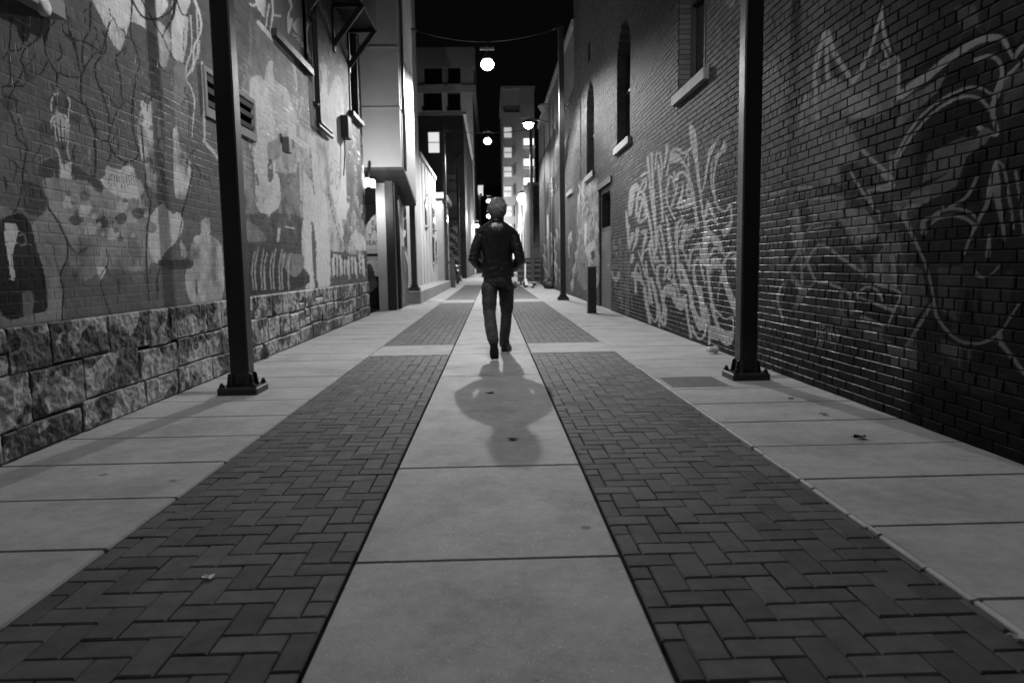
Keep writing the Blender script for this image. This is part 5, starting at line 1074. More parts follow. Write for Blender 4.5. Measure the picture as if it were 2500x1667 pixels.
for i, (lab, (x, y)) in enumerate(pl):
    o = proto if i == 0 else copy_tree(proto); o['label'] = lab; o.location = (x, y, 0.36 if i == 2 else 0); poles.append(o)
# painted pole sleeve stickers omitted; pendant lamps hang on cables between the pole pairs
def pendant(y, x, z, lab, real, shade=True, s=1.0):
    t = thing('pendant_lamp', lab, 'lamp', (x, y, z), group='lamps hung across the alley')
    b = MB(); b.sphere((0, 0, 0), .178*s, 20, sz=.82); b.build('globe', M['lit'] if real else M['lit_far'], t)
    b = MB(); b.lathe([(.15*s, .13*s), (.155*s, .15*s), (.12*s, .20*s), (.07*s, .24*s), (.05*s, .34*s), (.001, .345*s)], (0, 0, 0), 24); b.build('shade', M['black_steel'], t)
    b = MB(); b.tube([(0, 0, .34*s), (0, 0, .62*s)], .015, 6); b.box(-.2*s, .2*s, -.05, .05, .40*s, .46*s); b.build('hanger', M['steel'], t)
    return t
def street_light(t, I, z=-.19, flat=False, up=.004):
    ld = bpy.data.lights.new('lamp_light', 'POINT'); ld.energy = I*4*math.pi; ld.shadow_soft_size = 0.07; ld.color = (1, 1, 1)
    ld.use_nodes = True; nt = ld.node_tree; N = nt.nodes; L = nt.links; em = N['Emission']
    tc = N.new('ShaderNodeTexCoord'); sp = N.new('ShaderNodeSeparateXYZ'); L.new(tc.outputs['Normal'], sp.inputs[0])
    def mth(op, a, b_=None, c_=None):
        n = N.new('ShaderNodeMath'); n.operation = op
        for i, v in enumerate((a, b_, c_)):
            if v is None: continue
            if hasattr(v, 'links') or hasattr(v, 'is_linked'): L.new(v, n.inputs[i])
            else: n.inputs[i].default_value = v
        return n.outputs[0]
    c = mth('MULTIPLY', sp.outputs[2], OPT_SIGN); c = mth('MAXIMUM', c, 0.05)
    bat = mth('MINIMUM', mth('POWER', c, -0.3 if flat else -2.8), OPT_CAP)
    sm = N.new('ShaderNodeMapRange'); sm.interpolation_type = 'SMOOTHSTEP'; sm.inputs[1].default_value = OPT_C0; sm.inputs[2].default_value = OPT_C1; L.new(c, sm.inputs[0])
    f = mth('MULTIPLY', bat, sm.outputs[0]); f = mth('ADD', f, up); L.new(f, em.inputs['Strength'])
    lo = bpy.data.objects.new('lamp_light', ld); COL.objects.link(lo); lo.parent = t; lo.location = (0, 0, z); return lo
OPT_SIGN = -1.0; OPT_CAP = 9.0; OPT_C0 = 0.16; OPT_C1 = 0.50
Yp1 = 20.9; lx, lz = at_y(1190, 172, Yp1)
def cable_pair(y, xl, xr, zt, zm, lab):
    b = MB(); pts = []
    for i in range(17): t = i/16; pts.append((xl+(xr-xl)*t, y, zt-(zt-zm)*4*t*(1-t)))
    b.tube(pts, .012, 6); b.tube([pts[0], pts[1]], .03, 6); b.tube([pts[15], pts[16]], .022, 6)
    return tag(b.build('lamp_cable', M['dark_metal']), lab, 'cable', 'cables between the poles')
top = 8.05
zlamp = lz
L0 = pendant(poles[0].location.y, -0.3, zlamp, 'pendant lamp overhead, hung between the two nearest poles', True)
L1 = pendant(Yp1, lx, zlamp+.15, 'largest bright pendant lamp, hung between the second pair of poles', True)
x2, z2 = at_y(1190, 345, 36.2); L2 = pendant(36.2, x2, z2, 'middle pendant lamp below the big one, over the third pair of poles', True)
x3, z3 = at_y(1193, 491, 66); L3 = pendant(66, x3, z3, 'small distant pendant lamp just above the head of the walking man', False, s=1.05)
x4, z4 = at_y(1193, 528, 84); L4 = pendant(84, x4, z4, 'distant pendant lamp beside the neck of the walking man', False, s=1.3)
x5, z5 = at_y(1164, 551, 92); L5 = pendant(92, x5, z5, 'distant lamp at the left shoulder of the walking man', False, s=1.35)
zc = zlamp+.15+.62; zc = min(zc, 7.55)
cable_pair(poles[0].location.y, poles[0].location.x, poles[1].location.x, 7.66, zc, 'cable above the nearest pair of poles')
cable_pair(Yp1, poles[2].location.x, poles[3].location.x, 7.66, zc, 'sagging cable with the largest lamp')
cable_pair(36.2, poles[4].location.x, poles[5].location.x, 7.66, min(z2+.62, 7.5), 'sagging cable with the middle lamp')
street_light(L0, LAMP_I*1.05, flat=True); street_light(L1, LAMP_I*1.75); street_light(L2, LAMP_I*2.2, up=.02); street_light(L3, LAMP_I*1.8, z=-.35, up=.8); street_light(L4, LAMP_I*1.8, z=-.4, up=1.2)
street_light(L5, LAMP_I*1.8, z=-.4, up=4)
# street lamp on an arm from the farther brick building
wx, wz = at_y(1290, 306, 29.0)
WL2 = thing('wall_street_lamp', 'street lamp on an arm sticking out from the farther brick wall', 'lamp', (wx, 29.0, wz))
b = MB(); b.sphere((0, 0, 0), .17, 16, sz=.8); b.build('globe', M['lit'], WL2)
b = MB(); b.lathe([(.24, .06), (.24, .10), (.1, .2), (.001, .21)], (0, 0, 0), 20); b.beam((-.35, 0, .3), (.2, 0, .3), .04, .04); b.beam((0, 0, .18), (0, 0, .3), .04, .04); b.build('head', M['steel'], WL2)
b = MB(); b.tube([(0, 0, .26), (.5, 0, .16), (XR-wx-.02, 0, .02)], .03, 8); b.box(XR-wx-.05, XR-wx-.002, -.12, .12, -.15, .18); b.build('arm', M['steel'], WL2)
street_light(WL2, LAMP_I*.28, -.24)
x_, z_ = at_y(1276, 485, 57.5); WL3 = thing('wall_lamp', 'round bright lamp on the far pale building at the right', 'lamp', (x_, 57.5, z_))
b = MB(); b.sphere((0, 0, 0), .42, 16); b.build('globe', M['lit_far'], WL3); b = MB(); b.lathe([(.3, .38), (.3, .5), (.001, .62)], (0, 0, 0), 14); b.beam((0, 0, .45), (XR-x_-.02, .7, .45), .08, .08); b.build('bracket', M['dark_metal'], WL3)
ld = bpy.data.lights.new('lamp_light', 'POINT'); ld.energy = 200; ld.shadow_soft_size = .3; lo = bpy.data.objects.new('lamp_light', ld); COL.objects.link(lo); lo.parent = WL3; lo.location = (-.15, .3, -.6)
# flood lamps beneath the overhang
x_, z_ = at_y(899, 449, 16.6)
FL = thing('flood_lamps', 'cluster of three white flood lamps under the overhang', 'lamps', (x_, 16.6, z_))
b = MB()
for dx, dz in ((-.11, 0), (0, .03), (.11, 0)): b.box(dx-.05, dx+.05, -.14, .08, dz-.09, dz+.09, c=.02)
b.build('lamp_heads', M['lit_bright'], FL); b = MB(); b.tube([(0, .05, .05), (0, .3, .5)], .03, 8); b.box(-.16, .16, .081, .12, -.05, .05); b.build('bracket', M['dark_metal'], FL)

ld = bpy.data.lights.new('flood_light', 'SPOT'); ld.energy = 170; ld.shadow_soft_size = .15; ld.spot_size = R(125); ld.spot_blend = 1.0; lo = bpy.data.objects.new('flood_light', ld); COL.objects.link(lo); lo.parent = FL; lo.location = (.25, -1.0, -.1); lo.rotation_euler = (R(118), 0, 0)
ld = bpy.data.lights.new('flood_light', 'SPOT'); ld.energy = 45; ld.shadow_soft_size = .1; ld.spot_size = R(110); ld.spot_blend = .8; lo = bpy.data.objects.new('flood_light', ld); COL.objects.link(lo); lo.parent = FL; lo.location = (-.05, .35, -.3); lo.rotation_euler = (R(62), 0, R(8))

# ------------------------------------------------------------ bollards
def bollard(lab, x, y, h=.99, w=.088):
    t = thing('bollard', lab, 'bollard', (x, y, 0), group='square bollards')
    b = MB(); b.box(-w, w, -w, w, 0, h-.03, c=.008); b.build('post', M['black_steel'], t)
    b = MB(); b.box(-w-.006, w+.006, -w-.006, w+.006, h-.028, h, c=.006); b.build('cap', M['dark_metal'], t)
    b = MB(); b.box(-w-.004, w+.004, -w-.004, w+.004, 0.001, .05); b.build('collar', M['dark_metal'], t); return t
x_, y_ = at_z(1446, 765); bollard('square black bollard standing by the graffiti on the right', x_, y_+.09)
x_, y_ = at_z(1106, 702); bollard('small far bollard standing beyond the low white building', x_, y_+.1, 1.5, .12)

# ------------------------------------------------------------ grate, drain, litter
gx0, gy0 = at_z(1641, 946); gx1, gy1 = at_z(1588, 922); wgx = at_z(1733, 938)[0]
gt = thing('drain_grate', 'ribbed steel drain cover set in the right sidewalk', 'drain cover', (1.50, gy0, 0))
b = MB(); wgt = 0.50; lgt = gy1-gy0
b.box(0, wgt, 0, lgt, -.01, .0035); b.build('frame', M['plate'], gt)
b = MB()
n = int(wgt/.022)
for i in range(n):
    for j in range(int(lgt/.03)): b.rot_box((.02+i*.0215, .02+j*.029, .0045), (.008, .003, .0015), Matrix.Rotation(R(45 if (i+j) % 2 else -45), 3, 'Z'))
b.build('tread', M['plate'], gt)
b = MB(); b.box(wgt+.002, wgt+.016, -.01, lgt+.01, -.01, .006); b.build('edge_strip', M['kerb'], gt)
dx_, dy_ = at_z(1065, 735); b = MB(); b.box(dx_-.3, dx_+.3, dy_-.6, dy_+.6, -.01, .005); dr_ = b.build('drain_cover', M['dark_metal']); tag(dr_, 'small dark drain cover in the left sidewalk by the ledge', 'drain cover')
# crushed plastic cup by the right wall
cx_, cy_ = at_z(1738, 862)
m_cup = mat('clear_plastic', .75, .2, .1, 20, .002, 60); m_cup.node_tree.nodes['Principled BSDF'].inputs['Transmission Weight'].default_value = .35
cup = thing('plastic_cup', 'crushed clear plastic cup lying by the right wall', 'cup', (cx_, cy_, .042), R(25))
b = MB(); prof = [(.001, -.055), (.033, -.055), (.036, -.03), (.034, -.015), (.040, 0), (.038, .02), (.044, .05), (.047, .052)]
vs0 = len(b.v); b.lathe(prof, (0, 0, 0), 18, axis='x'); b.v = [(x, y*(1+.12*math.sin(x*90)), z*(.86+.1*math.sin(x*140+y*60))) for x, y, z in b.v]; b.build('cup', m_cup, cup)
b = MB(); b.lathe([(.049, .052), (.050, .056), (.046, .062), (.001, .064)], (0, 0, 0), 18, axis='x'); b.build('lid', m_cup, cup)
def leaf(lab, px, py, s=.03, cat='leaf', m=None, seed=0, name='dry_leaf', up=.012):
    x, y = at_z(px, py); r = random.Random(seed); b = MB(); n = 11
    vs = [(0, 0, up*.5)]+[(s*(1+.5*r.uniform(-1, 1))*math.cos(2*math.pi*i/n)*1.3, s*(1+.5*r.uniform(-1, 1))*math.sin(2*math.pi*i/n), .003+up*r.random()) for i in range(n)]
    fs = [(0, 1+i, 1+(i+1) % n) for i in range(n)]; b.add(vs, fs)
    b.add([(a*1.0, c, z+.0015) for a, c, z in vs], [f[::-1] for f in fs]); b.tube([(0, 0, .006), (-s*1.4, s*.5, .012), (-s*1.9, s*.6, .004)], .0018, 5)
    o = b.build(name, m or M['black']); o.location = (x, y, 0.001); return tag(o, lab, cat)
leaf('curled dark leaf on the right sidewalk beside a slab joint', 2103, 1070, .028, seed=1, up=.022)
leaf('tiny dark leaf scrap near the nearest right pole', 1932, 975, .012, seed=2)
leaf('small dark scrap on a slab joint of the right sidewalk', 2012, 1013, .018, seed=3)
leaf('pale paper scrap lying on the left brick paving', 512, 1412, .016, 'scrap', M['white'], 4, 'paper_scrap', .006)
leaf('small dark stone chip in the shadow of the man, nearer his feet', 1196, 961, .02, 'stone', M['dark_metal'], 5, 'stone_chip', .008)
leaf('small dark stone chip in the shadow of the head', 1254, 1074, .02, 'stone', M['dark_metal'], 6, 'stone_chip', .008)
leaf('white litter scrap at the wall foot behind the bollard', 1487, 739, .09, 'scrap', M['white'], 7, 'paper_scrap', .07)
leaf('white scrap at the edge of the center path by the right paving', 1413, 1103, .01, 'scrap', M['white'], 8, 'paper_scrap', .01)
leaf('pale scrap at the kerb in the bottom right corner', 2488, 1560, .016, 'scrap', M['white'], 9, 'paper_scrap', .008)
leaf('small pale scrap behind the right pole base', 1890, 906, .018, 'scrap', M['white'], 10, 'paper_scrap', .02)

# ------------------------------------------------------------ dumpster, bags, scooters, motorbike
x_, y_ = at_z(1297, 697)
DU = thing('dumpster', 'dark ribbed dumpster parked behind the third right pole', 'dumpster', (at_y(1298, 690, 40)[0], 40, 0))
b = MB(); b.prism([(-.75, .15), (.75, .15), (.85, 1.35), (-.85, 1.35)], -.5, .5); b.build('body', M['dark_metal'], DU)
b = MB(); b.box(-.9, .9, -.55, .6, 1.352, 1.42, c=.02); b.build('lid', M['black'], DU)
for z in (.4, .7, 1.0, 1.25): b = MB(); b.box(-.86, .86, -.56, -.503, z, z+.07); b.build('rib', M['grey_steel'], DU)
for sx in (-.6, .6):
    for sy in (-.35, .35): b = MB(); b.lathe([(.001, -.03), (.075, -.03), (.075, .03), (.001, .03)], (sx, sy, .076), 14, axis='x'); b.build('wheel', M['black'], DU)
for k, (px, py, s_) in enumerate(((1338, 705, .26), (1347, 706, .2))):
    x_, y_ = at_z(px, py); b = MB(); b.sphere((0, 0, s_*.75), s_, 16, sz=.85); b.sphere((.02, 0, s_*1.5), s_*.25, 8)
    b.v = [(x*(1+.18*math.sin(z*30+x*20)), y, z) for x, y, z in b.v]; b.tube([(0, 0, s_*1.4), (.05, .0, s_*1.9)], [.03, .06], 6); o = b.build('rubbish_bag', M['black']); o.location = (x_, y_+.2, 0)
    tag(o, ('larger', 'smaller')[k]+' black rubbish bag at the foot of the farther brick wall', 'rubbish bag', 'rubbish bags')
def scooter(lab, x, y, rz, white):
    t = thing('electric_scooter', lab, 'scooter', (x, y, 0), rz, 'parked scooters'); m_ = M['white'] if white else M['grey_steel']
    b = MB(); b.box(-.09, .09, -.45, .25, .12, .18, c=.02); b.build('deck', m_, t)
    b = MB(); b.tube([(0, .28, .15), (0, .42, .45), (0, .36, 1.12)], .035, 8); b.beam((0, .25, .15), (0, .40, .40), .12, .05); b.build('stem', m_, t)
    b = MB(); b.tube([(-.24, .34, 1.12), (0, .37, 1.12), (.24, .34, 1.12)], .018, 8); b.build('handlebar', M['black'], t)
    for yy in (-.48, .46):
        b = MB(); b.lathe([(.07, -.02), (.12, -.028), (.13, 0), (.12, .028), (.07, .02)], (0, yy, .13), 18, axis='x'); w_ = b.build('wheel', M['black'], t)
        b = MB(); b.lathe([(.001, -.018), (.07, -.016), (.07, .016), (.001, .018)], (0, yy, .13), 14, axis='x'); b.build('hub', M['steel'], w_)
    b = MB(); b.box(-.05, .05, -.56, -.4, .255, .275, c=.006); b.build('fender', m_, t); return t
x_, y_ = at_z(1291, 703); scooter('white electric scooter parked beside the walking man on the right', x_, y_, R(20), True)
x_, y_ = at_z(1272, 703); scooter('grey electric scooter parked just left of the white one', x_, y_+.3, R(-35), False)
x_, y_ = at_z(1111, 694)
MT = thing('motorcycle', 'dark motorcycle with chrome glints parked beyond the far left bollard', 'motorcycle', (x_, y_+1, 0), R(12))
b = MB(); b.tube([(0, -.6, .75), (0, -.2, .82), (0, .25, .98), (0, .5, .9)], [.10, .15, .19, .1], 12); b.build('body', M['black_steel'], MT)
b = MB(); b.tube([(0, -.75, .85), (0, -.45, .84), (0, -.1, .86)], [.09, .15, .12], 10); b.build('seat', M['black'], MT)
b = MB(); b.box(-.16, .16, -.15, .35, .35, .7, c=.05); b.build('engine', M['steel'], MT)
b = MB(); b.tube([(-.38, -.0+.35, 1.08), (-.12, .5, 1.12), (.12, .5, 1.12), (.38, .35, 1.08)], .02, 8); b.build('handlebar', M['steel'], MT)
for s_ in (-.1, .1): b = MB(); b.tube([(s_, .52, 1.05), (s_, .82, .33)], .028, 8); b.build('fork', M['steel'], MT)
for yy in (-.7, .82):
    b = MB(); b.lathe([(.22, -.05), (.30, -.06), (.33, 0), (.30, .06), (.22, .05)], (0, yy, .33), 24, axis='x'); w_ = b.build('wheel', M['black'], MT)
    b = MB(); b.lathe([(.001, -.03), (.2, -.02), (.225, -.04), (.225, .04), (.2, .02), (.001, .03)], (0, yy, .33), 18, axis='x'); b.build('rim', M['steel'], w_)
b = MB(); b.sphere((0, -.85, .8), .07, 10); b.build('tail_light', M['white'], MT); b = MB(); b.sphere((0, .66, .98), .11, 12); b.build('headlight', M['steel'], MT)
for s_ in (-.2, .2): b = MB(); b.tube([(s_, .1, .38), (s_, -.8, .42)], [.04, .055], 10); b.build('exhaust', M['steel'], MT)
for s_ in (-1, 1): b = MB(); b.tube([(s_*.2, .42, 1.1), (s_*.3, .36, 1.24)], .01, 6); b.sphere((s_*.31, .36, 1.27), .06, 10); b.build('mirror', M['black'], MT)
# ------------------------------------------------------------ the walking man, seen from behind
YM = 8.6
def mp(px, py, y=YM): x, z = at_y(px, py, y); return Vector((x, y, z))
def remeshed(name, mb, m, parent, vox, smooth=6, folds=None, sm_f=0.6):
    me = bpy.data.meshes.new('tmp'); me.from_pydata(mb.v, [], mb.f); me.update()
    o = bpy.data.objects.new('tmp', me); COL.objects.link(o)
    bm = bmesh.new(); bm.from_mesh(me); bmesh.ops.recalc_face_normals(bm, faces=bm.faces); bm.to_mesh(me); bm.free()
    r = o.modifiers.new('r', 'REMESH'); r.mode = 'VOXEL'; r.voxel_size = vox; r.adaptivity = 0
    s = o.modifiers.new('s', 'SMOOTH'); s.factor = sm_f; s.iterations = smooth
    dg = bpy.context.evaluated_depsgraph_get(); ne = bpy.data.meshes.new_from_object(o.evaluated_get(dg)); bpy.data.objects.remove(o)
    ne.name = name
    n = len(ne.vertices); co = np.zeros(n*3, np.float32); ne.vertices.foreach_get('co', co); co = co.reshape(-1, 3)
    if folds:
        no = np.zeros(n*3, np.float32); ne.vertices.foreach_get('normal', no); no = no.reshape(-1, 3)
        co = co+no*folds(co.astype(float))[:, None]; ne.vertices.foreach_set('co', co.astype(np.float32).ravel())
    ne.polygons.foreach_set('use_smooth', np.ones(len(ne.polygons), bool)); ne.update()
    ne.materials.clear(); ne.materials.append(m); return link(name, ne, parent)
def rings(mb, L, n=20):
    """closed loft of horizontal ellipses (x, y, z, rx, ry)"""
    vs = []; fs = []
    for (x, y, z, rx, ry) in L:
        for k in range(n): a = 2*math.pi*k/n; vs.append((x+rx*math.cos(a), y+ry*math.sin(a), z))
    for i in range(len(L)-1):
        for k in range(n): fs.append((i*n+k, i*n+(k+1) % n, (i+1)*n+(k+1) % n, (i+1)*n+k))
    fs += [tuple(range(n-1, -1, -1)), tuple(range((len(L)-1)*n, len(L)*n))]; mb.add(vs, fs)
def limb(mb, pts, rs, n=14):
    P = []; Q = []
    for i in range(len(pts)-1):
        for t in (0, .25, .5, .75):
            P.append(Vector(pts[i]).lerp(Vector(pts[i+1]), t)); u = t*t*(3-2*t); Q.append(rs[i]*(1-u)+rs[i+1]*u)
    P.append(Vector(pts[-1])); Q.append(rs[-1]); mb.tube(P, Q, n)
    for p, r in zip(pts, rs): mb.sphere(tuple(p), r*.98, 12)
skin = mat('skin', .30, .5, .1, 20, .0006, 120); m_cap = mat('hair_base', .13, .6, .6, 30, .002, 100); m_hair = mat('hair', .30, .4, .6, 28, .002, 120, spec=.6)
leather = mat('leather', .018, .33, .4, 8, .0012, 60, spec=.7, rvar=.08); denim = mat('denim', .06, .7, .8, 6, .0012, 160, stain=.0)
boot_m = mat('boot_leather', .012, .38, .3, 9, .0006, 60); sole_m = mat('boot_sole', .02, .7, .3, 9)
base = mp(1216, 860); MAN = thing('person', 'man in a black leather jacket and dark jeans walking away, hands in his jacket pockets', 'person', (base.x, YM, 0))
ORG = Vector((base.x, YM, 0))
def put(o):
    if o.parent is MAN: o.location = -ORG
    return o
neck = mp(1213, 545); head = mp(1214, 513); head.y += .01; hx, hz_ = head.x, head.z
shL = mp(1176, 568); shR = mp(1250, 568); elL = mp(1155, 632, YM-.07); elR = mp(1270, 635, YM-.07); wrL = mp(1175, 655, YM+.08); wrR = mp(1252, 655, YM+.08)
hipL = mp(1195, 705); hipR = mp(1236, 705, YM+.03); knL = mp(1195, 766, YM-.10); knR = mp(1237, 766, YM+.12); anL = mp(1205, 846, 7.93); anR = Vector((mp(1231, 835, 8.8).x, 8.80, .12))
toeL = Vector((at_z(1208, 876)[0], 7.99, .035)); heR = Vector((anR.x, 8.75, .04)); toR = Vector((anR.x+.05, 9.0, .03))
cx = mp(1214, 620).x
# body: one continuous figure
b = MB()
def headshape(b, grow=0.0):
    rings(b, [(hx, head.y, hz_-.125+.02, .03, .03), (hx, head.y+.015, hz_-.11, .055+grow, .07), (hx, head.y+.005, hz_-.06, .070+grow, .092+grow), (hx, head.y-.005, hz_, .078+grow, .100+grow), (hx, head.y-.01, hz_+.05, .076+grow, .098+grow), (hx, head.y-.01, hz_+.09, .055+grow, .072+grow), (hx, head.y-.01, hz_+.112+grow, .02, .03)])
headshape(b)
b.beam((hx, head.y+.085, hz_-.035), (hx, head.y+.12, hz_-.045), .022, .03)     # nose
b.box(hx-.022, hx+.022, head.y+.07, head.y+.095, hz_-.085, hz_-.07)           # mouth
for s_ in (-1, 1):
    b.sphere((hx+s_*.082, head.y-.0, hz_-.02), .026, 10, sz=1.25); b.sphere((hx+s_*.03, head.y+.078, hz_-.005), .014, 8)
limb(b, [(hx, head.y-.01, hz_-.06), (neck.x, YM-.01, neck.z-.05)], [.058, .062])
rings(b, [(cx, YM, .86, .14, .10), (cx, YM, .98, .15, .10), (cx, YM, 1.12, .135, .09), (cx, YM, 1.3, .165, .10), (cx, YM, 1.42, .18, .10), (cx, YM, 1.5, .10, .07), (neck.x, YM, 1.56, .05, .05)])
for sh, el, wr in ((shL, elL, wrL), (shR, elR, wrR)):
    limb(b, [sh, el, wr], [.055, .04, .028])
    d = 1 if wr.x < cx else -1; h0 = wr+Vector((d*.035, .01, -.02))
    limb(b, [wr, h0, h0+Vector((d*.045, .0, -.02))], [.026, .032, .03])
    for k in range(4):
        f0 = h0+Vector((d*.05, .0, .02-.02*k)); f1 = f0+Vector((d*.035, -.005, -.012)); L = (.02, .03, .026, .018)[k]; limb(b, [f0, f1, f1+Vector((d*L, -.02, -.012))], [.010, .0095, .008], 8)
    t0 = h0+Vector((0, -.01, .02)); limb(b, [t0, t0+Vector((d*.03, -.035, .02)), t0+Vector((d*.055, -.04, .015))], [.012, .011, .009], 8)
for hp, kn, an in ((hipL, knL, anL), (hipR, knR, anR)): limb(b, [hp, kn, an], [.085, .052, .036])
limb(b, [anL, toeL+Vector((0, -.02, .04)), toeL], [.036, .034, .025]); limb(b, [anR, heR], [.038, .03]); limb(b, [heR, toR], [.032, .028])
put(remeshed('body', b, skin, MAN, .011, 4))
# jeans
b = MB(); jx = mp(1215, 690).x
rings(b, [(jx, YM+.01, .80, .150, .115), (jx, YM+.01, .86, .172, .13), (jx, YM+.0, .95, .168, .125), (jx, YM, 1.0, .155, .115)])
limb(b, [hipL+Vector((0, 0, .02)), hipL.lerp(knL, .5)+Vector((0, .0, 0)), knL, knL.lerp(anL, .45)+Vector((-.0, -.035, 0)), anL+Vector((0, -.005, .06))], [.098, .088, .072, .072, .060], 16)
limb(b, [hipR+Vector((0, 0, .02)), hipR.lerp(knR, .5)+Vector((0, .01, 0)), knR, knR.lerp(anR, .45)+Vector((0, -.025, 0)), anR+Vector((0, -.01, .03)), anR+Vector((0, -.01, -.03))], [.097, .086, .070, .067, .059, .064], 16)
def fold_j(c):
    z = c[:, 2]; x = c[:, 0]-jx; y = c[:, 1]
    kn = np.exp(-((z-.54)/.10)**2)+.9*np.exp(-((z-.20)/.10)**2)+.6*np.exp(-((z-.84)/.05)**2)
    w = np.sin(z*95+x*18+4*fbm(x*9, y*9, 3, 2)*6)*.0045*kn
    return w+.009*(fbm(x*16+z*5, z*12+y*8, 5, 3)-.5)+.004*(fbm(x*30, z*50+y*20, 8, 2)-.5)
put(remeshed('jeans', b, denim, MAN, .0095, 4, fold_j))
for hp, kn in ((hipL, knL), (hipR, knR)):
    b = MB()
    c = hp.lerp(kn, .06); pts = []
    for dx, dz in ((-.055, .06), (.055, .06), (.055, -.05), (0, -.085), (-.055, -.05), (-.055, .06)): pts.append((c.x+dx, c.y-.098, c.z+dz-.05))
    b.tube(pts, .0022, 5); put(b.build('pocket_seam', M['black'], MAN))
# jacket
b = MB()
rings(b, [(cx+.004, YM, .905, .190, .130), (cx+.004, YM, .93, .197, .137), (cx, YM, 1.02, .188, .134), (cx, YM, 1.13, .182, .128), (cx, YM, 1.25, .192, .132), (cx, YM, 1.36, .208, .134), (cx, YM-.005, 1.44, .214, .128), (cx, YM-.005, 1.495, .19, .112), (cx, YM-.005, 1.53, .14, .095), (neck.x, YM-.005, 1.56, .085, .08)], 28)
for sh, el, wr in ((shL, elL, wrL), (shR, elR, wrR)):
    s_ = -1 if sh.x < cx else 1
    limb(b, [sh+Vector((-s_*.04, 0, .015)), sh+Vector((s_*.008, 0, -.035)), sh.lerp(el, .55)+Vector((s_*.012, -.01, 0)), el, wr+Vector((0, -.01, .0)), wr+Vector((-s_*.03, .02, -.01))], [.072, .074, .062, .062, .056, .05], 16)
def fold_t(c):
    x = c[:, 0]-cx; z = c[:, 2]; y = c[:, 1]-YM
    arm = np.clip((np.abs(x)-.19)/.03, 0, 1); elb = np.exp(-((z-1.16)/.10)**2)
    w = arm*(elb+.3)*np.sin(z*120+np.abs(x)*60+9*fbm(x*8, z*8, 2, 2))*.0022
    back = (1-arm)*(.011*(fbm(x*7+np.abs(z-1.2)*3, z*9-np.abs(x)*10, 11, 4)-.5)*2 + .004*np.sin(z*60+np.abs(x)*30+8*fbm(x*5, z*4, 13, 2))*np.exp(-((z-1.03)/.08)**2))
    yoke = -.004*np.exp(-((z-1.435+.0*x)/.004)**2)*(1-arm)*(y < 0)
    seam = -.004*np.exp(-((np.abs(x)-.10-.25*(z-1.1)**2)/.004)**2)*(1-arm)*(y < 0)*(z < 1.43)
    hem = -.006*np.exp(-((z-.955)/.005)**2)*(1-arm)
    return w+back+yoke+seam+hem+.0025*(fbm(x*40, z*40, 17, 2)-.5)
jk = remeshed('jacket', b, leather, MAN, .0085, 4, fold_t); put(jk)
b = MB(); n = 26
cvs = []
for r, z, dy in ((.074, 1.535, 0), (.083, 1.545, 0), (.080, 1.598, .006), (.072, 1.600, .006), (.066, 1.55, .004)):
    for k in range(n): a = 2*math.pi*k/n; cvs.append((neck.x+r*1.05*math.cos(a), YM-.008+dy+r*math.sin(a), z-.012*max(0, math.sin(a))))
b.add(cvs, [(i*n+k, i*n+(k+1) % n, (i+1)*n+(k+1) % n, (i+1)*n+k) for i in range(4) for k in range(n)], smooth=True); put(b.build('collar', leather, jk))
for sh in (shL, shR):
    s_ = -1 if sh.x < cx else 1
    for k in range(2): b = MB(); b.tube([(sh.x-s_*(.055-k*.02), YM-.068+.0*k, sh.z+.045-.012*k), (sh.x-s_*.0+s_*k*.01, YM-.075, sh.z+.022-.02*k), (sh.x+s_*.05, YM-.06, sh.z-.02-.02*k)], .004, 6); b.build('shoulder_tab', leather, jk)
# hair: cap plus tousled tufts
b = MB(); rings(b, [(hx, head.y-.03, hz_-.075, .062, .062), (hx, head.y-.022, hz_-.04, .082, .088), (hx, head.y-.012, hz_+.01, .090, .104), (hx, head.y-.008, hz_+.06, .088, .104), (hx, head.y-.008, hz_+.10, .068, .082), (hx, head.y-.008, hz_+.128, .025, .03)], 24)
def hf(c): return .012*(fbm((c[:, 0]-hx)*30, (c[:, 2])*30, 7, 3)-.5)
hr = remeshed('hair', b, m_cap, MAN, .009, 3, hf); put(hr)
b = MB(); rr = random.Random(21)
for i in range(1300):
    th = rr.uniform(0, 2*math.pi); ph = rr.uniform(-.75, 1.45)
    if math.sin(th) > .35 and ph < .55: continue
    d = Vector((math.cos(th)*math.cos(ph), math.sin(th)*math.cos(ph), math.sin(ph)))
    p = Vector((hx+d.x*.090, head.y-.01+d.y*.104, hz_+.012+d.z*.117))
    if p.z < hz_-.085: continue
    fl = Vector((rr.uniform(-.75, .75), rr.uniform(-.3, .3), -1 if ph < .9 else rr.uniform(-.8, .5))); fl = (fl-d*fl.dot(d)).normalized()
    L = rr.uniform(.04, .08)
    b.tube([p, p+fl*L*.5+d*.007, p+fl*L+d*rr.uniform(-.002, .010)], [.007, .006, .0012], 4, cap=False)
put(b.build('hair_tufts', m_hair, hr))
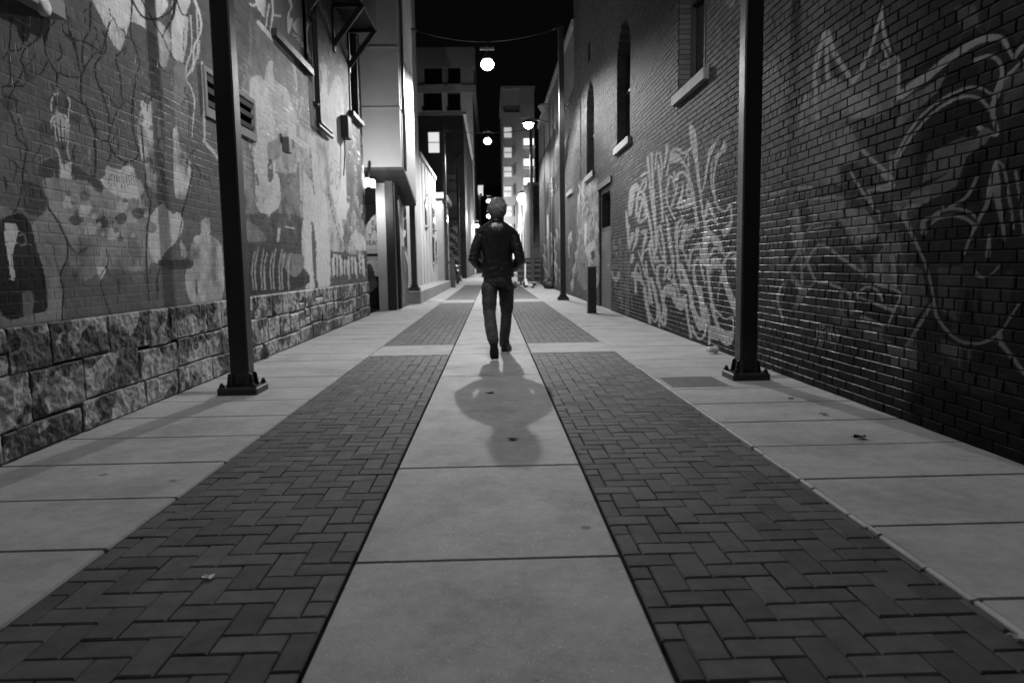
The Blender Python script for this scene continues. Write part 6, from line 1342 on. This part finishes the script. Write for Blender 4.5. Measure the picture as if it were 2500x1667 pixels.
# boots
def boot(a, h, t, name, up):
    """a ankle, h heel, t toe, all at sole level direction h->t"""
    f = (t-h).normalized(); s = f.cross(up).normalized(); b = MB(); L = (t-h).length; n = 14
    prof = [(-.02, .036, .0), (.03, .041, .0), (.10, .040, .0), (.18, .048, .0), (.24, .044, .0), (.275, .034, .0)]
    hts = [.085, .11, .095, .065, .05, .03]
    vs = []; fs = []
    for (u, w, _), ht in zip(prof, hts):
        c = h+f*u*L/.27
        for k in range(n):
            an = math.pi*2*k/n; vs.append(c+s*w*math.cos(an)+up*(max(-.0, math.sin(an))*ht+.02 if math.sin(an) > 0 else .02+.012*math.sin(an)))
    for i in range(len(prof)-1):
        for k in range(n): fs.append((i*n+k, i*n+(k+1) % n, (i+1)*n+(k+1) % n, (i+1)*n+k))
    fs += [tuple(range(n)), tuple(range((len(prof)-1)*n, len(prof)*n))]; b.add(vs, fs)
    limb(b, [h+f*.045*L/.27+up*.08, a], [.045, .047]); o = put(remeshed('boot', b, boot_m, MAN, .006, 3)); 
    b = MB(); vs = []
    for z in (0, .024):
        for (u, w, _) in prof: c = h+f*u*L/.27; vs.append(c+s*(w+.003)+up*z)
        for (u, w, _) in prof[::-1]: c = h+f*u*L/.27; vs.append(c-s*(w+.003)+up*z)
    m_ = len(prof)*2; b.add(vs, [tuple(range(m_)), tuple(range(2*m_-1, m_-1, -1))]+[(i, (i+1) % m_, m_+(i+1) % m_, m_+i) for i in range(m_)])
    c0 = h; b.rot_box(tuple(h+f*.025-up*.008), (.036, .036, .012), Matrix((s, f, up)).transposed()); put(b.build('sole', sole_m, o)); return o
fL = Vector((toeL.x-.003, 7.95, .014)); hL = Vector((fL.x, 7.80, .215)); upL = Vector((0, (fL-hL).z*-1, (fL-hL).y)).normalized()
boot(anL+Vector((0, .0, .07)), Vector((fL.x-.004, 7.81, .215)), fL, 'boot', upL)
boot(anR+Vector((0, 0, .08)), Vector((anR.x+.0, 8.73, .012)), Vector((anR.x+.055, 8.98, .012)), 'boot', Vector((0, 0, 1)))
